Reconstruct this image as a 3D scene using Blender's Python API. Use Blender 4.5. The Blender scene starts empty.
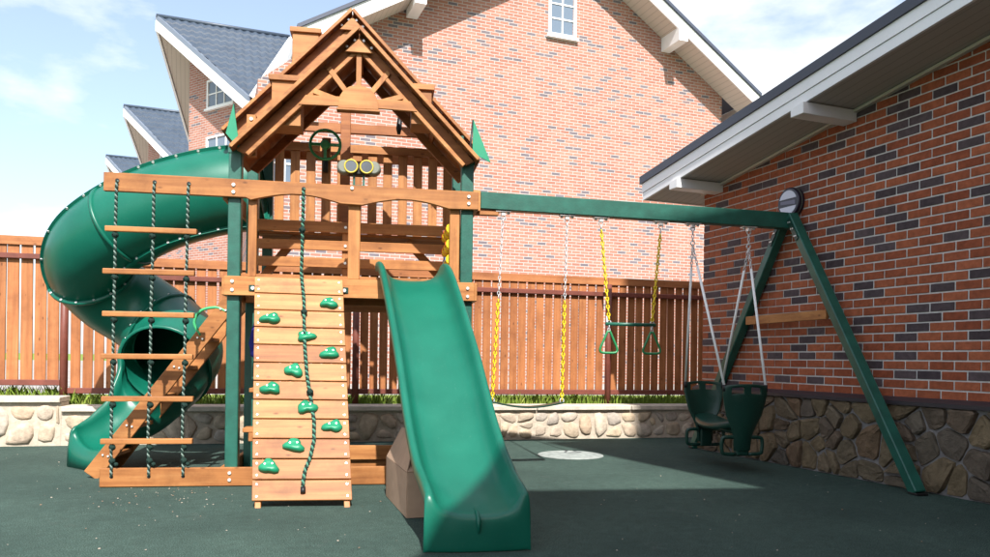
import bpy, bmesh, math, random
from mathutils import Vector, Matrix
random.seed(7)
R_ = math.radians
scene = bpy.context.scene
COL = scene.collection

# ------------------------------------------------------------------ camera
FPX, PX0, PY0, ROLL, CAMH = 760.0, 495.0, 359.0, 0.014, 1.0     # photograph pixels (990 x 557)
cam_d = bpy.data.cameras.new('camera')
cam = bpy.data.objects.new('camera', cam_d)
COL.objects.link(cam)
cam.location = (0, 0, CAMH)
cam.rotation_euler = (math.pi / 2, -ROLL, 0)
cam_d.sensor_width = 36
cam_d.lens = FPX / 990 * 36
cam_d.shift_y = (PY0 - 278.5) / 990
cam_d.clip_start = 0.05
cam_d.clip_end = 3000
scene.camera = cam

# ------------------------------------------------------------------ sky and sun
SUN_AZ, SUN_EL = 11.0, 45.0          # degrees right of straight behind the camera, and above the horizon
sa, se = R_(SUN_AZ), R_(SUN_EL)
to_sun = Vector((math.sin(sa) * math.cos(se), -math.cos(sa) * math.cos(se), math.sin(se)))
world = bpy.data.worlds.new('World')
scene.world = world
world.use_nodes = True
wn, wl = world.node_tree.nodes, world.node_tree.links
wn.clear()
wo = wn.new('ShaderNodeOutputWorld')
bg = wn.new('ShaderNodeBackground')
bg.inputs['Strength'].default_value = 0.15
sky = wn.new('ShaderNodeTexSky')
sky.sky_type = 'NISHITA'
sky.sun_disc = False
sky.sun_elevation = se
sky.sun_rotation = math.atan2(to_sun.x, to_sun.y)
sky.air_density = 1.0
sky.dust_density = 1.7
sky.ozone_density = 1.0
# summer clouds: fair-weather cloud cover over the whole sky dome
tc = wn.new('ShaderNodeTexCoord')
mp = wn.new('ShaderNodeMapping')
mp.inputs['Scale'].default_value = (1.3, 1.3, 3.2)
mp.inputs['Location'].default_value = (7.7, 2.2, 1.4)
cn = wn.new('ShaderNodeTexNoise')
cn.inputs['Scale'].default_value = 2.2
cn.inputs['Detail'].default_value = 9
cn.inputs['Roughness'].default_value = 0.55
cr = wn.new('ShaderNodeValToRGB')
cr.color_ramp.elements[0].position = 0.47
cr.color_ramp.elements[0].color = (.17, .17, .17, 1)
cr.color_ramp.elements[1].position = 0.62
cr.color_ramp.elements[1].color = (1, 1, 1, 1)
mx = wn.new('ShaderNodeMix')
mx.data_type = 'RGBA'
mx.inputs['B'].default_value = (4.7, 4.85, 5.0, 1)
wl.new(tc.outputs['Generated'], mp.inputs['Vector'])
wl.new(mp.outputs['Vector'], cn.inputs['Vector'])
wl.new(cn.outputs['Fac'], cr.inputs['Fac'])
wl.new(cr.outputs['Color'], mx.inputs['Factor'])
wl.new(sky.outputs['Color'], mx.inputs['A'])
wl.new(mx.outputs['Result'], bg.inputs['Color'])
wl.new(bg.outputs['Background'], wo.inputs['Surface'])

sun_d = bpy.data.lights.new('sun', 'SUN')
sun_d.energy = 4.8
sun_d.angle = R_(0.53)
sun_d.color = (1.0, 0.965, 0.92)
sun = bpy.data.objects.new('sun', sun_d)
COL.objects.link(sun)
sun.rotation_euler = to_sun.to_track_quat('Z', 'Y').to_euler()
sun.location = to_sun * 60

vs = scene.view_settings
vs.view_transform = 'Standard'
vs.look = 'None'
vs.exposure = 0.88
vs.gamma = 1
vs.use_curve_mapping = False

# ------------------------------------------------------------------ photograph pixel -> direction
def ray(x, y):
    a, b = (x - PX0) / FPX, (PY0 - y) / FPX
    return Vector((a * math.cos(ROLL) - b * math.sin(ROLL), 1.0, a * math.sin(ROLL) + b * math.cos(ROLL)))
CAM = Vector((0, 0, CAMH))
def on_ground(x, y, z=0.0):
    d = ray(x, y)
    return CAM + d * ((z - CAMH) / d.z)
class Frame:
    """A place's own axes: x along its front, y into depth, z up."""
    def __init__(s, o, deg):
        s.o = Vector((o[0], o[1], 0)); s.a = R_(deg)
        s.X = Vector((math.cos(s.a), math.sin(s.a), 0)); s.Y = Vector((-math.sin(s.a), math.cos(s.a), 0))
    def local(s, p):
        q = p - s.o
        return Vector((q.dot(s.X), q.dot(s.Y), q.z))
    def on_y(s, x, y, c):
        d = ray(x, y); o = s.o + s.Y * c
        return s.local(CAM + d * ((o - CAM).dot(s.Y) / d.dot(s.Y)))
    def hit(s, x, y, lp, ln):
        o = s.o + s.X * lp[0] + s.Y * lp[1] + Vector((0, 0, lp[2]))
        n = s.X * ln[0] + s.Y * ln[1] + Vector((0, 0, ln[2]))
        d = ray(x, y)
        return s.local(CAM + d * ((o - CAM).dot(n) / d.dot(n)))
PLAY = Frame(on_ground(101, 487), 8.5)            # the play set
SHED = Frame(on_ground(990, 503), 20.9)           # low brick building on the right
WALL = Frame(on_ground(80, 446), 14.5)            # stone wall and fence
HOUSE = Frame((0, 18.5), 20.9)                    # large brick gable behind

# ------------------------------------------------------------------ object helpers
def tag(o, label=None, cat=None, group=None, kind=None):
    if label: o['label'] = label
    if cat: o['category'] = cat
    if group: o['group'] = group
    if kind: o['kind'] = kind
    return o
def thing(name, fr, label, cat, group=None, at=(0, 0, 0), rot=0.0):
    o = bpy.data.objects.new(name, None)
    o.empty_display_size = 0.2
    COL.objects.link(o)
    p = fr.o + fr.X * at[0] + fr.Y * at[1] + Vector((0, 0, at[2])) if fr else Vector(at)
    o.location = p
    o.rotation_euler = (0, 0, (fr.a if fr else 0) + rot)
    return tag(o, label, cat, group)
def put(name, me, parent=None, loc=(0, 0, 0), rot=(0, 0, 0), scale=(1, 1, 1)):
    o = bpy.data.objects.new(name, me)
    COL.objects.link(o)
    if parent: o.parent = parent
    o.location = loc; o.rotation_euler = rot; o.scale = scale
    return o

class MB:
    """collects faces; build() links them as one mesh object"""
    def __init__(s): s.v = []; s.f = []; s.m = []; s.sm = []
    def add(s, vs, fs, mi=0, smooth=False):
        n = len(s.v); s.v += [tuple(v) for v in vs]
        for f in fs:
            s.f.append([i + n for i in f]); s.m.append(mi); s.sm.append(smooth)
        return s
    def box(s, x0, x1, y0, y1, z0, z1, mi=0):
        return s.add([(x0,y0,z0),(x1,y0,z0),(x1,y1,z0),(x0,y1,z0),(x0,y0,z1),(x1,y0,z1),(x1,y1,z1),(x0,y1,z1)],
                     [(0,3,2,1),(4,5,6,7),(0,1,5,4),(1,2,6,5),(2,3,7,6),(3,0,4,7)], mi)
    def bar(s, p, q, w, h, up=(0, 0, 1), mi=0):
        """square bar from p to q: w across, h along up"""
        p, q = Vector(p), Vector(q); d = (q - p).normalized(); u = Vector(up)
        r = d.cross(u)
        if r.length < 1e-5: r = d.cross(Vector((1, 0, 0)))
        r.normalize(); u = r.cross(d).normalized()
        a, b = r * w / 2, u * h / 2
        vs = [p-a-b, p+a-b, p+a+b, p-a+b, q-a-b, q+a-b, q+a+b, q-a+b]
        return s.add(vs, [(3,2,1,0),(4,5,6,7),(0,1,5,4),(1,2,6,5),(2,3,7,6),(3,0,4,7)], mi)
    def prism(s, poly, fn, a, b, mi=0, smooth=False):
        """polygon of 2-d points, fn(u, v, t) -> point, extruded from t=a to t=b"""
        n = len(poly)
        vs = [fn(u, v, a) for u, v in poly] + [fn(u, v, b) for u, v in poly]
        s.add(vs, [tuple(range(n))[::-1], tuple(range(n, 2*n))], mi)
        return s.add(vs, [(i, (i+1) % n, n + (i+1) % n, n + i) for i in range(n)], mi, smooth)
    def tube(s, path, r, seg=8, closed=False, mi=0, caps=True):
        P = [Vector(p) for p in path]; n = len(P)
        rr = r if isinstance(r, (list, tuple)) else [r] * n
        rings = []; prev = None
        for i in range(n):
            if closed: t = P[(i+1) % n] - P[i-1]
            else: t = P[min(i+1, n-1)] - P[max(i-1, 0)]
            t.normalize()
            if prev is None:
                a = Vector((0, 0, 1)) if abs(t.z) < .9 else Vector((1, 0, 0))
                u = t.cross(a).normalized()
            else:
                u = (prev - t * prev.dot(t)).normalized()
            prev = u; w = t.cross(u)
            rings.append([P[i] + (u * math.cos(2*math.pi*k/seg) + w * math.sin(2*math.pi*k/seg)) * rr[i] for k in range(seg)])
        vs = [v for ring in rings for v in ring]; fs = []
        for i in range(n if closed else n - 1):
            j = (i + 1) % n
            for k in range(seg):
                l = (k + 1) % seg
                fs.append((i*seg+k, i*seg+l, j*seg+l, j*seg+k))
        s.add(vs, fs, mi, True)
        if caps and not closed:
            s.add(rings[0], [tuple(range(seg))[::-1]], mi); s.add(rings[-1], [tuple(range(seg))], mi)
        return s
    def disc(s, c, axis, r, t, seg=16, mi=0):
        c = Vector(c); ax = Vector(axis).normalized()
        return s.tube([c, c + ax * t], r, seg, mi=mi)
    def build(s, name, mats, parent=None, bevel=0.0, segs=1, weld=True):
        me = bpy.data.meshes.new(name)
        me.from_pydata(s.v, [], s.f)
        for p, mi, sm in zip(me.polygons, s.m, s.sm): p.material_index = mi; p.use_smooth = sm
        bm = bmesh.new(); bm.from_mesh(me)
        if weld: bmesh.ops.remove_doubles(bm, verts=bm.verts, dist=1e-5)
        bmesh.ops.recalc_face_normals(bm, faces=bm.faces)
        if bevel:
            es = [e for e in bm.edges if len(e.link_faces) == 2 and e.calc_face_angle(0) > R_(30)]
            bmesh.ops.bevel(bm, geom=es, offset=bevel, segments=segs, profile=.6, affect='EDGES', clamp_overlap=True)
        bm.to_mesh(me); bm.free()
        for m in (mats if isinstance(mats, (list, tuple)) else [mats]): me.materials.append(m)
        return put(name, me, parent)
XZ = lambda u, v, t: (u, t, v)      # polygon in the front plane, extruded in depth
YZ = lambda u, v, t: (t, u, v)
XY = lambda u, v, t: (u, v, t)
def bx(name, parent, mat, x0, x1, y0, y1, z0, z1, bevel=.004):
    return MB().box(x0, x1, y0, y1, z0, z1).build(name, mat, parent, bevel)

# ------------------------------------------------------------------ materials
def srgb(r, g, b):
    f = lambda c: c / 12.92 if c <= .04045 else ((c + .055) / 1.055) ** 2.4
    return (f(r/255), f(g/255), f(b/255), 1)
class Mat:
    def __init__(s, name, rough=.7, spec=.4):
        s.m = bpy.data.materials.new(name); s.m.use_nodes = True
        s.t = s.m.node_tree; s.n = s.t.nodes; s.l = s.t.links
        s.b = s.n['Principled BSDF']
        s.b.inputs['Roughness'].default_value = rough
        s.b.inputs['Specular IOR Level'].default_value = spec
    def new(s, t, **k):
        n = s.n.new('ShaderNode' + t)
        for a, v in k.items():
            if hasattr(n, a) and a not in n.inputs: setattr(n, a, v)
            else: n.inputs[a].default_value = v
        return n
    def coord(s, scale=(1, 1, 1), out='Object', rot=(0, 0, 0)):
        c = s.new('TexCoord'); m = s.new('Mapping'); m.inputs['Scale'].default_value = scale
        m.inputs['Rotation'].default_value = rot
        s.l.new(c.outputs[out], m.inputs['Vector']); return m.outputs['Vector']
    def noise(s, vec, scale, detail=4, rough=.55):
        n = s.new('TexNoise'); n.inputs['Scale'].default_value = scale
        n.inputs['Detail'].default_value = detail; n.inputs['Roughness'].default_value = rough
        if vec: s.l.new(vec, n.inputs['Vector'])
        return n.outputs['Fac']
    def ramp(s, fac, stops):
        r = s.new('ValToRGB'); e = r.color_ramp.elements
        while len(e) < len(stops): e.new(.5)
        for i, (p, c) in enumerate(stops): e[i].position = p; e[i].color = tuple(c) if len(c) == 4 else (*c, 1)
        s.l.new(fac, r.inputs['Fac']); return r.outputs['Color']
    def mix(s, a, b, fac, blend='MIX'):
        m = s.new('Mix'); m.data_type = 'RGBA'; m.blend_type = blend
        for sock, v in (('A', a), ('B', b), ('Factor', fac)):
            i = [q for q in m.inputs if q.name == sock and q.enabled][0]
            if hasattr(v, 'is_linked') or hasattr(v, 'links'): s.l.new(v, i)
            else: i.default_value = v if sock != 'Factor' else v
        return [q for q in m.outputs if q.enabled][0]
    def math(s, op, a, b=None):
        m = s.new('Math'); m.operation = op
        for i, v in enumerate((a, b)):
            if v is None: continue
            if hasattr(v, 'links'): s.l.new(v, m.inputs[i])
            else: m.inputs[i].default_value = v
        return m.outputs[0]
    def rnd(s): return s.new('ObjectInfo').outputs['Random']
    def addrnd(s, vec, k=37.0):
        """shift the texture from object to object"""
        c = s.new('CombineXYZ'); r = s.math('MULTIPLY', s.rnd(), k)
        for i in range(3): s.l.new(r, c.inputs[i])
        a = s.new('VectorMath'); a.operation = 'ADD'
        s.l.new(vec, a.inputs[0]); s.l.new(c.outputs[0], a.inputs[1]); return a.outputs[0]
    def color(s, c):
        i = s.b.inputs['Base Color']
        if hasattr(c, 'links'): s.l.new(c, i)
        else: i.default_value = c if len(c) == 4 else (*c, 1)
        return s
    def bump(s, h, strength=.3, dist=.01):
        b = s.new('Bump'); b.inputs['Strength'].default_value = strength; b.inputs['Distance'].default_value = dist
        s.l.new(h, b.inputs['Height']); s.l.new(b.outputs['Normal'], s.b.inputs['Normal']); return s
    def rough(s, r):
        s.l.new(r, s.b.inputs['Roughness']); return s

def wood_mat(name, axis, lo, mid, hi, rough=.55):
    """stained softwood: streaks along the board, darker knots, board-to-board change"""
    m = Mat(name, rough, .35)
    sc = [22.0, 22.0, 22.0]; sc[axis] = 1.3
    v = m.addrnd(m.coord(tuple(sc)))
    g = m.noise(v, 1.0, 6, .62)
    c = m.ramp(g, [(.28, lo), (.5, mid), (.74, hi)])
    ks = [11.0, 11.0, 11.0]; ks[axis] = 5.0
    kn = m.new('TexVoronoi'); kn.inputs['Scale'].default_value = 1.0
    m.l.new(m.addrnd(m.coord(tuple(ks)), 91.0), kn.inputs['Vector'])
    kf = m.ramp(kn.outputs['Distance'], [(.05, (1, 1, 1)), (.13, (0, 0, 0))])
    c = m.mix(c, (lo[0]*.42, lo[1]*.36, lo[2]*.3, 1), m.math('MULTIPLY', kf, .75))
    w1 = m.noise(m.addrnd(m.coord((3.5, 3.5, 3.5)), 53.0), 1.0, 7, .7)
    c = m.mix(c, m.ramp(w1, [(.30, (.70, .66, .64)), (.52, (1, 1, 1)), (.74, (1.12, 1.13, 1.15))]), 1.0, 'MULTIPLY')
    tone = m.ramp(m.rnd(), [(0, (.74, .68, .64)), (.35, (.95, .94, .92)), (.7, (1.04, 1.04, 1.04)), (1, (1.17, 1.18, 1.18))])
    c = m.mix(c, tone, 1.0, 'MULTIPLY')
    m.color(c).bump(g, .35, .003)
    return m.m
C_LO, C_MID, C_HI = (.255, .094, .027), (.375, .156, .048), (.455, .215, .074)
WX, WY, WZ = [wood_mat('cedar_' + 'xyz'[a], a, C_LO, C_MID, C_HI) for a in range(3)]
F_LO, F_MID, F_HI = (.26, .092, .030), (.35, .132, .046), (.42, .178, .068)
RX, RY = [wood_mat('shaded_roof_cedar_' + 'xy'[a], a, (.18, .058, .018), (.27, .095, .030), (.35, .140, .046)) for a in range(2)]  # darker copy of the cedar: shade under the roofs is put into its colour
FZ = wood_mat('fence_board', 2, F_LO, F_MID, F_HI, .6)
FX = wood_mat('fence_rail_board', 0, F_LO, F_MID, F_HI, .6)

def plain(name, c, rough=.5, spec=.4, metal=0, nscale=0, namp=.15, bump=0, bscale=40):
    m = Mat(name, rough, spec); m.b.inputs['Metallic'].default_value = metal
    if nscale:
        n = m.noise(m.addrnd(m.coord()), nscale, 5)
        k0, k1 = 1 - namp, 1 + namp
        m.color(m.mix((*c, 1), m.ramp(n, [(.3, (k0,)*3), (.7, (k1,)*3)]), 1.0, 'MULTIPLY'))
    else: m.color(c)
    if bump: m.bump(m.noise(m.coord(), bscale, 4), bump, .01)
    return m.m
GREEN_POST = plain('green_painted_post', (.012, .092, .066), .42, .5, 0, 9, .22, .12, 60)
def plastic(name, c, rough):
    m = Mat(name, rough, .38)
    v = m.coord()
    a = m.noise(v, 3.5, 5); d = m.noise(v, 60, 3)
    c1 = m.mix((*c, 1), m.ramp(a, [(.3, (.86, .88, .88)), (.7, (1.1, 1.08, 1.08))]), 1.0, 'MULTIPLY')
    dust = m.ramp(d, [(.62, (0, 0, 0)), (.8, (1, 1, 1))])
    m.color(m.mix(c1, (.25, .34, .30, 1), m.math('MULTIPLY', dust, .08)))
    m.rough(m.math('ADD', m.math('MULTIPLY', a, .22), rough - .1)).bump(m.noise(v, 220, 2), .05, .002)
    return m.m
SLIDE = plastic('green_slide_plastic', (.004, .112, .072), .34)
HOLD = plastic('green_hold_plastic', (.012, .215, .105), .40)
SWING_GREEN = plastic('dark_green_swing_plastic', (.008, .042, .030), .36)
BAR_GREEN = plain('green_coated_steel', (.015, .11, .07), .35, .5)
RING_GREEN = plain('green_ring_plastic', (.02, .20, .07), .38, .5)
WHEEL_GREEN = plain('wheel_green_plastic', (.05, .36, .14), .35, .5)
STEEL = plain('galvanised_steel', (.60, .61, .62), .4, .5, .35)
BOLT = plain('zinc_bolt', (.78, .78, .76), .35, .5, .6)
YELLOW = plain('yellow_coated_chain', (.75, .52, .01), .4, .5)
WHITE_ROPE = plain('white_rope', (.84, .84, .83), .8, .2)
BLACK = plain('black_plastic', (.012, .012, .013), .45, .4)
YELLOW_P = plain('yellow_plastic', (.78, .56, .02), .35, .5)
RING_P = plain('dull_yellow_plastic', (.50, .39, .05), .4, .4)
GREY_P = plain('grey_plastic', (.17, .18, .145), .4, .5)
LENS = plain('lens_glass', (.10, .11, .12), .08, .6)
RED_P = plain('red_paint', (.55, .03, .02), .5)
BLUE_P = plain('blue_paint', (.03, .12, .5), .5)
BLUE_BAG = plain('blue_cloth', (.03, .03, .22), .85, .2, 0, 14, .3)
RAIL_BROWN = plain('brown_painted_steel', (.155, .045, .030), .5, .4, 0, 7, .2)
CARD = plain('cardboard', (.40, .27, .185), .85, .15, 0, 12, .08)
FASCIA = plain('white_fascia_board', (.80, .80, .80), .45, .4, 0, 3, .04)
ROOF_EDGE = plain('dark_roof_edge_metal', (.045, .05, .07), .45, .5)
LEDGE = plain('brown_metal_flashing', (.035, .030, .036), .4, .5)
MORTAR = plain('pale_mortar', (.60, .57, .545), .9, .2, 0, 30, .12, .4, 90)
LIME = plain('lime_mortar', (.45, .385, .305), .92, .15, 0, 18, .16, .6, 45)
PLINTH_MORTAR = plain('grey_plinth_mortar', (.21, .195, .19), .92, .15, 0, 22, .2, .6, 60)
CAPSTONE = plain('concrete_cap', (.52, .46, .38), .9, .2, 0, 9, .16, .5, 70)
FRAME_WHITE = plain('white_window_frame', (.80, .80, .79), .4, .4)

def soffit_mat(name, c, axis, pitch):
    m = Mat(name, .6, .3)
    w = m.new('TexWave'); w.wave_type = 'BANDS'; w.bands_direction = 'XYZ'[axis]; w.wave_profile = 'SAW'
    w.inputs['Scale'].default_value = math.pi * 2 / (20 * pitch) * 1.0
    m.l.new(m.coord(), w.inputs['Vector'])
    f = m.ramp(w.outputs['Fac'], [(0, (.55,)*3), (.10, (1,)*3), (.9, (1,)*3), (1, (.9,)*3)])
    m.color(m.mix((*c, 1), f, 1.0, 'MULTIPLY')).bump(w.outputs['Fac'], .3, .006)
    return m.m
SOFFIT = soffit_mat('grey_soffit_boards', (.50, .47, .44), 0, .1)
SOFFIT_B = soffit_mat('beige_soffit_boards', (.55, .49, .43), 0, .13)

def brick_mat():
    """laid brick of a wall too far away to build brick by brick"""
    m = Mat('orange_brick_wall', .85, .2)
    c = m.new('TexCoord'); sp = m.new('SeparateXYZ'); cb = m.new('CombineXYZ')
    m.l.new(c.outputs['Object'], sp.inputs[0]); m.l.new(sp.outputs[0], cb.inputs[0]); m.l.new(sp.outputs[2], cb.inputs[1])
    b = m.new('TexBrick'); b.offset = .5
    m.l.new(cb.outputs[0], b.inputs['Vector'])
    for k, v in (('Scale', 1.0), ('Mortar Size', .0095), ('Mortar Smooth', .15), ('Bias', 0.0), ('Brick Width', .24), ('Row Height', .077)):
        b.inputs[k].default_value = v
    b.inputs['Color1'].default_value = (0, 0, 0, 1); b.inputs['Color2'].default_value = (1, 1, 1, 1)
    b.inputs['Mortar'].default_value = (.5, .5, .5, 1)
    col = m.ramp(b.outputs['Color'], [(0, (.14, .12, .135)), (.09, (.17, .145, .16)), (.11, (.32, .140, .100)), (.55, (.365, .165, .118)), (1, (.40, .195, .142))])
    col.node.color_ramp.interpolation = 'LINEAR'
    n = m.noise(m.coord(), 1.4, 4)
    col = m.mix(col, m.ramp(n, [(.3, (.9,)*3), (.7, (1.08,)*3)]), 1.0, 'MULTIPLY')
    m.color(m.mix(col, (.42, .375, .35, 1), b.outputs['Fac']))
    m.bump(m.math('SUBTRACT', 1.0, b.outputs['Fac']), .5, .008)
    return m.m
BRICKWALL = brick_mat()
def one_brick(name, a, b):
    m = Mat(name, .8, .2)
    v = m.addrnd(m.coord())
    n = m.noise(v, 26, 5); n2 = m.noise(v, 7, 3)
    c = m.mix((*a, 1), (*b, 1), m.rnd())
    c = m.mix(c, m.ramp(n, [(.3, (.78,)*3), (.7, (1.16,)*3)]), 1.0, 'MULTIPLY')
    c = m.mix(c, m.ramp(n2, [(.35, (.88,)*3), (.65, (1.08,)*3)]), 1.0, 'MULTIPLY')
    m.color(c).bump(n, .45, .004)
    return m.m
BR_RED = one_brick('red_clinker_brick', (.26, .068, .032), (.38, .112, .052))
BR_DARK = one_brick('charcoal_clinker_brick', (.066, .048, .052), (.112, .080, .083))
def stone_mat(name, cols, bump=.7):
    m = Mat(name, .85, .25)
    v = m.addrnd(m.coord())
    n = m.noise(v, 9, 7, .65); n2 = m.noise(v, 40, 4)
    base = m.ramp(m.rnd(), [(i / (len(cols) - 1), c) for i, c in enumerate(cols)])
    c = m.mix(base, m.ramp(n, [(.3, (.62, .60, .58)), (.7, (1.28, 1.25, 1.2))]), 1.0, 'MULTIPLY')
    m.color(c).bump(m.math('ADD', n, m.math('MULTIPLY', n2, .4)), bump, .02)
    return m.m
COBBLE = stone_mat('pale_fieldstone', [(.42, .35, .27), (.48, .39, .28), (.37, .33, .29), (.46, .41, .35), (.45, .33, .23), (.50, .44, .36)])
FLAG = stone_mat('brown_flagstone', [(.125, .092, .056), (.17, .13, .08), (.11, .09, .066), (.19, .14, .08), (.10, .088, .074), (.16, .105, .064)], 1.0)
PAVING = plain('grey_yard_paving', (.34, .32, .30), .9, .2, 0, 2, .15)

def rubber_mat():
    m = Mat('green_rubber_granulate', .92, .18)
    v = m.coord()
    n1 = m.noise(v, 150, 4, .75); n2 = m.noise(v, 1.1, 5); n3 = m.noise(v, 14, 5, .6)
    c = m.ramp(n1, [(.36, (.008, .021, .018)), (.5, (.032, .061, .051)), (.64, (.112, .162, .138))])
    c = m.mix(c, m.ramp(n2, [(.3, (.78, .80, .80)), (.7, (1.18, 1.16, 1.14))]), 1.0, 'MULTIPLY')
    c = m.mix(c, m.ramp(n3, [(.35, (.86,)*3), (.65, (1.12,)*3)]), 1.0, 'MULTIPLY')
    d = m.ramp(m.noise(v, 2.6, 8, .75), [(.60, (0, 0, 0)), (.78, (1, 1, 1))])
    c = m.mix(c, (.16, .17, .155, 1), m.math('MULTIPLY', d, .35))
    m.color(c).bump(n1, .6, .006)
    return m.m
RUBBER = rubber_mat()
def grass_mat():
    m = Mat('meadow_grass', .8, .2)
    g = m.new('NewGeometry') if False else None
    n = m.noise(m.coord(), 3.0, 5)
    m.color(m.ramp(n, [(.3, (.11, .18, .022)), (.55, (.18, .26, .038)), (.75, (.29, .30, .075))]))
    return m.m
GRASS = grass_mat()
def tile_mat():
    m = Mat('slate_blue_metal_tile', .45, .5)
    n = m.noise(m.coord(), 2.0, 4)
    m.color(m.ramp(n, [(.3, (.034, .050, .075)), (.7, (.052, .072, .102))]))
    return m.m
TILE = tile_mat()
def glass_mat(name, c, rough=.06):
    m = Mat(name, rough, .7); m.color(c); return m.m
PANE = glass_mat('window_pane', (.13, .17, .22))

# ================================================================== SETTING
def sheet(name, mat, fr, x0, x1, y0, y1, z, kind='structure', t=0.0):
    mb = MB()
    if t: mb.box(x0, x1, y0, y1, z - t, z)
    else: mb.add([(x0, y0, z), (x1, y0, z), (x1, y1, z), (x0, y1, z)], [(0, 1, 2, 3)])
    o = mb.build(name, mat)
    if fr: o.location = fr.o; o.rotation_euler = (0, 0, fr.a)
    return tag(o, kind=kind)
sheet('ground', GRASS, None, -700, 700, -700, 900, -.03)
sheet('rubber_surface', RUBBER, WALL, -22, 22, -30, .12, 0.0)
sheet('lawn', GRASS, WALL, -60, 60, .30, 3.2, .40, t=.45)
sheet('yard', PAVING, WALL, -60, 60, 3.2, 60, .39, t=.44)

def gauss(m, s): return random.gauss(m, s)

# ------------------------------------------------------------------ stone wall with its fieldstones
sw = thing('stone_wall', WALL, 'low fieldstone wall with pale mortar and concrete cap under the fence', 'wall')
body = MB().box(-.20, 10, .05, .34, 0, .365).box(-8, -.202, .05, .34, 0, .465).build('mortar_bed', LIME, sw)
x = -8.0
k = 0
while x < 10:
    w = random.uniform(1.25, 1.6); x1 = min(x + w, 10)
    if x < -.2 < x1: x1 = -.2
    z0 = .366 if x >= -.2 else .466
    bx('cap', sw, CAPSTONE, x + .004, x1 - .004, .0, .40, z0, z0 + .06, .008)
    x = x1
def clip(poly, mx_, mz_, nx_, nz_):
    out = []
    for i in range(len(poly)):
        p, q = poly[i], poly[(i + 1) % len(poly)]
        dp, dq = (p[0]-mx_)*nx_ + (p[1]-mz_)*nz_, (q[0]-mx_)*nx_ + (q[1]-mz_)*nz_
        if dp <= 0: out.append(p)
        if dp * dq < 0:
            t = dp / (dp - dq); out.append((p[0] + (q[0]-p[0])*t, p[1] + (q[1]-p[1])*t))
    return out
def voronoi(seeds, x0, x1, z0, z1):
    cells = []
    for i, (ax, az) in enumerate(seeds):
        poly = [(x0, z0), (x1, z0), (x1, z1), (x0, z1)]
        for j, (cx, cz) in enumerate(seeds):
            if i == j or abs(cx - ax) > 1.2: continue
            dx, dz = cx - ax, cz - az
            poly = clip(poly, (ax + cx)/2, (az + cz)/2, dx, dz)
            if len(poly) < 3: break
        if len(poly) >= 3: cells.append(poly)
    return cells
def inset(poly, d):
    out = list(poly); n = len(poly)
    area = sum(poly[i][0]*poly[(i+1) % n][1] - poly[(i+1) % n][0]*poly[i][1] for i in range(n))
    sgn = 1 if area > 0 else -1
    for i in range(n):
        p, q = poly[i], poly[(i+1) % n]
        dx, dz = q[0]-p[0], q[1]-p[1]; L = math.hypot(dx, dz)
        if L < 1e-6: continue
        nx_, nz_ = dz / L * sgn, -dx / L * sgn
        out = clip(out, p[0] - nx_*d, p[1] - nz_*d, nx_, nz_)
        if len(out) < 3: return []
    return out
def chaikin(poly, n):
    for _ in range(n):
        out = []
        for i in range(len(poly)):
            p, q = poly[i], poly[(i+1) % len(poly)]
            out += [(p[0]*.75 + q[0]*.25, p[1]*.75 + q[1]*.25), (p[0]*.25 + q[0]*.75, p[1]*.25 + q[1]*.75)]
        poly = out
    return poly
def fieldstones(x0, x1, top):
    seeds = []; x = x0
    while x < x1:
        w = random.uniform(.11, .30)
        if random.random() < (.30 if top < .4 else .12): seeds.append((x + w/2, top*random.uniform(.42, .58)))
        else:
            s_ = random.uniform(.30, .70)
            if random.random() < .25: seeds.append((x + w/2 + random.uniform(-.08, .08), top*random.uniform(.4, .6)))
            seeds += [(x + w/2 + random.uniform(-.05, .05), top*s_*.5), (x + w/2 + random.uniform(-.05, .05), top*(1 + s_)/2)]
        x += w
    for poly in voronoi(seeds, x0, x1, .012, top - .012):
        a_ = inset(poly, random.choice((.003, .006, .010, .016, .024)))
        if len(a_) < 3: continue
        a_ = [(p[0] + random.uniform(-.012, .012), p[1] + random.uniform(-.010, .010)) for p in chaikin(a_, 1)]
        a_ = chaikin(a_, 1)
        if len(a_) > 18: a_ = a_[::2]
        cx = sum(p[0] for p in a_)/len(a_); cz = sum(p[1] for p in a_)/len(a_)
        rad_ = sum(math.hypot(p[0]-cx, p[1]-cz) for p in a_)/len(a_)
        if rad_ < .022: continue
        n = len(a_); dep = min(.045, rad_*random.uniform(.22, .40)); vs = []
        k3 = [random.uniform(.93, 1.05) for _ in a_]
        tx, tz = random.uniform(-.2, .2), random.uniform(-.2, .2)
        for s_, d in ((1.0, 0.0), (.95, .45), (.80, .80), (.45, .98)):
            vs += [(((p[0]-cx)*s_*k), -d*dep*(1 + tx*(p[0]-cx)/rad_*s_ + tz*(p[1]-cz)/rad_*s_), (p[1]-cz)*s_*k) for p, k in zip(a_, k3)]
        vs.append((0, -dep, 0))
        fs = [(q*n+j, q*n+(j+1) % n, (q+1)*n+(j+1) % n, (q+1)*n+j) for q in range(3) for j in range(n)] + [(3*n+j, 3*n+(j+1) % n, 4*n) for j in range(n)]
        o = MB().add(vs, fs, 0, True).build('stone', COBBLE, sw); o.location = (cx, .053, cz)
fieldstones(-2.2, -.21, .462)
fieldstones(-.19, 8.4, .362)

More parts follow.
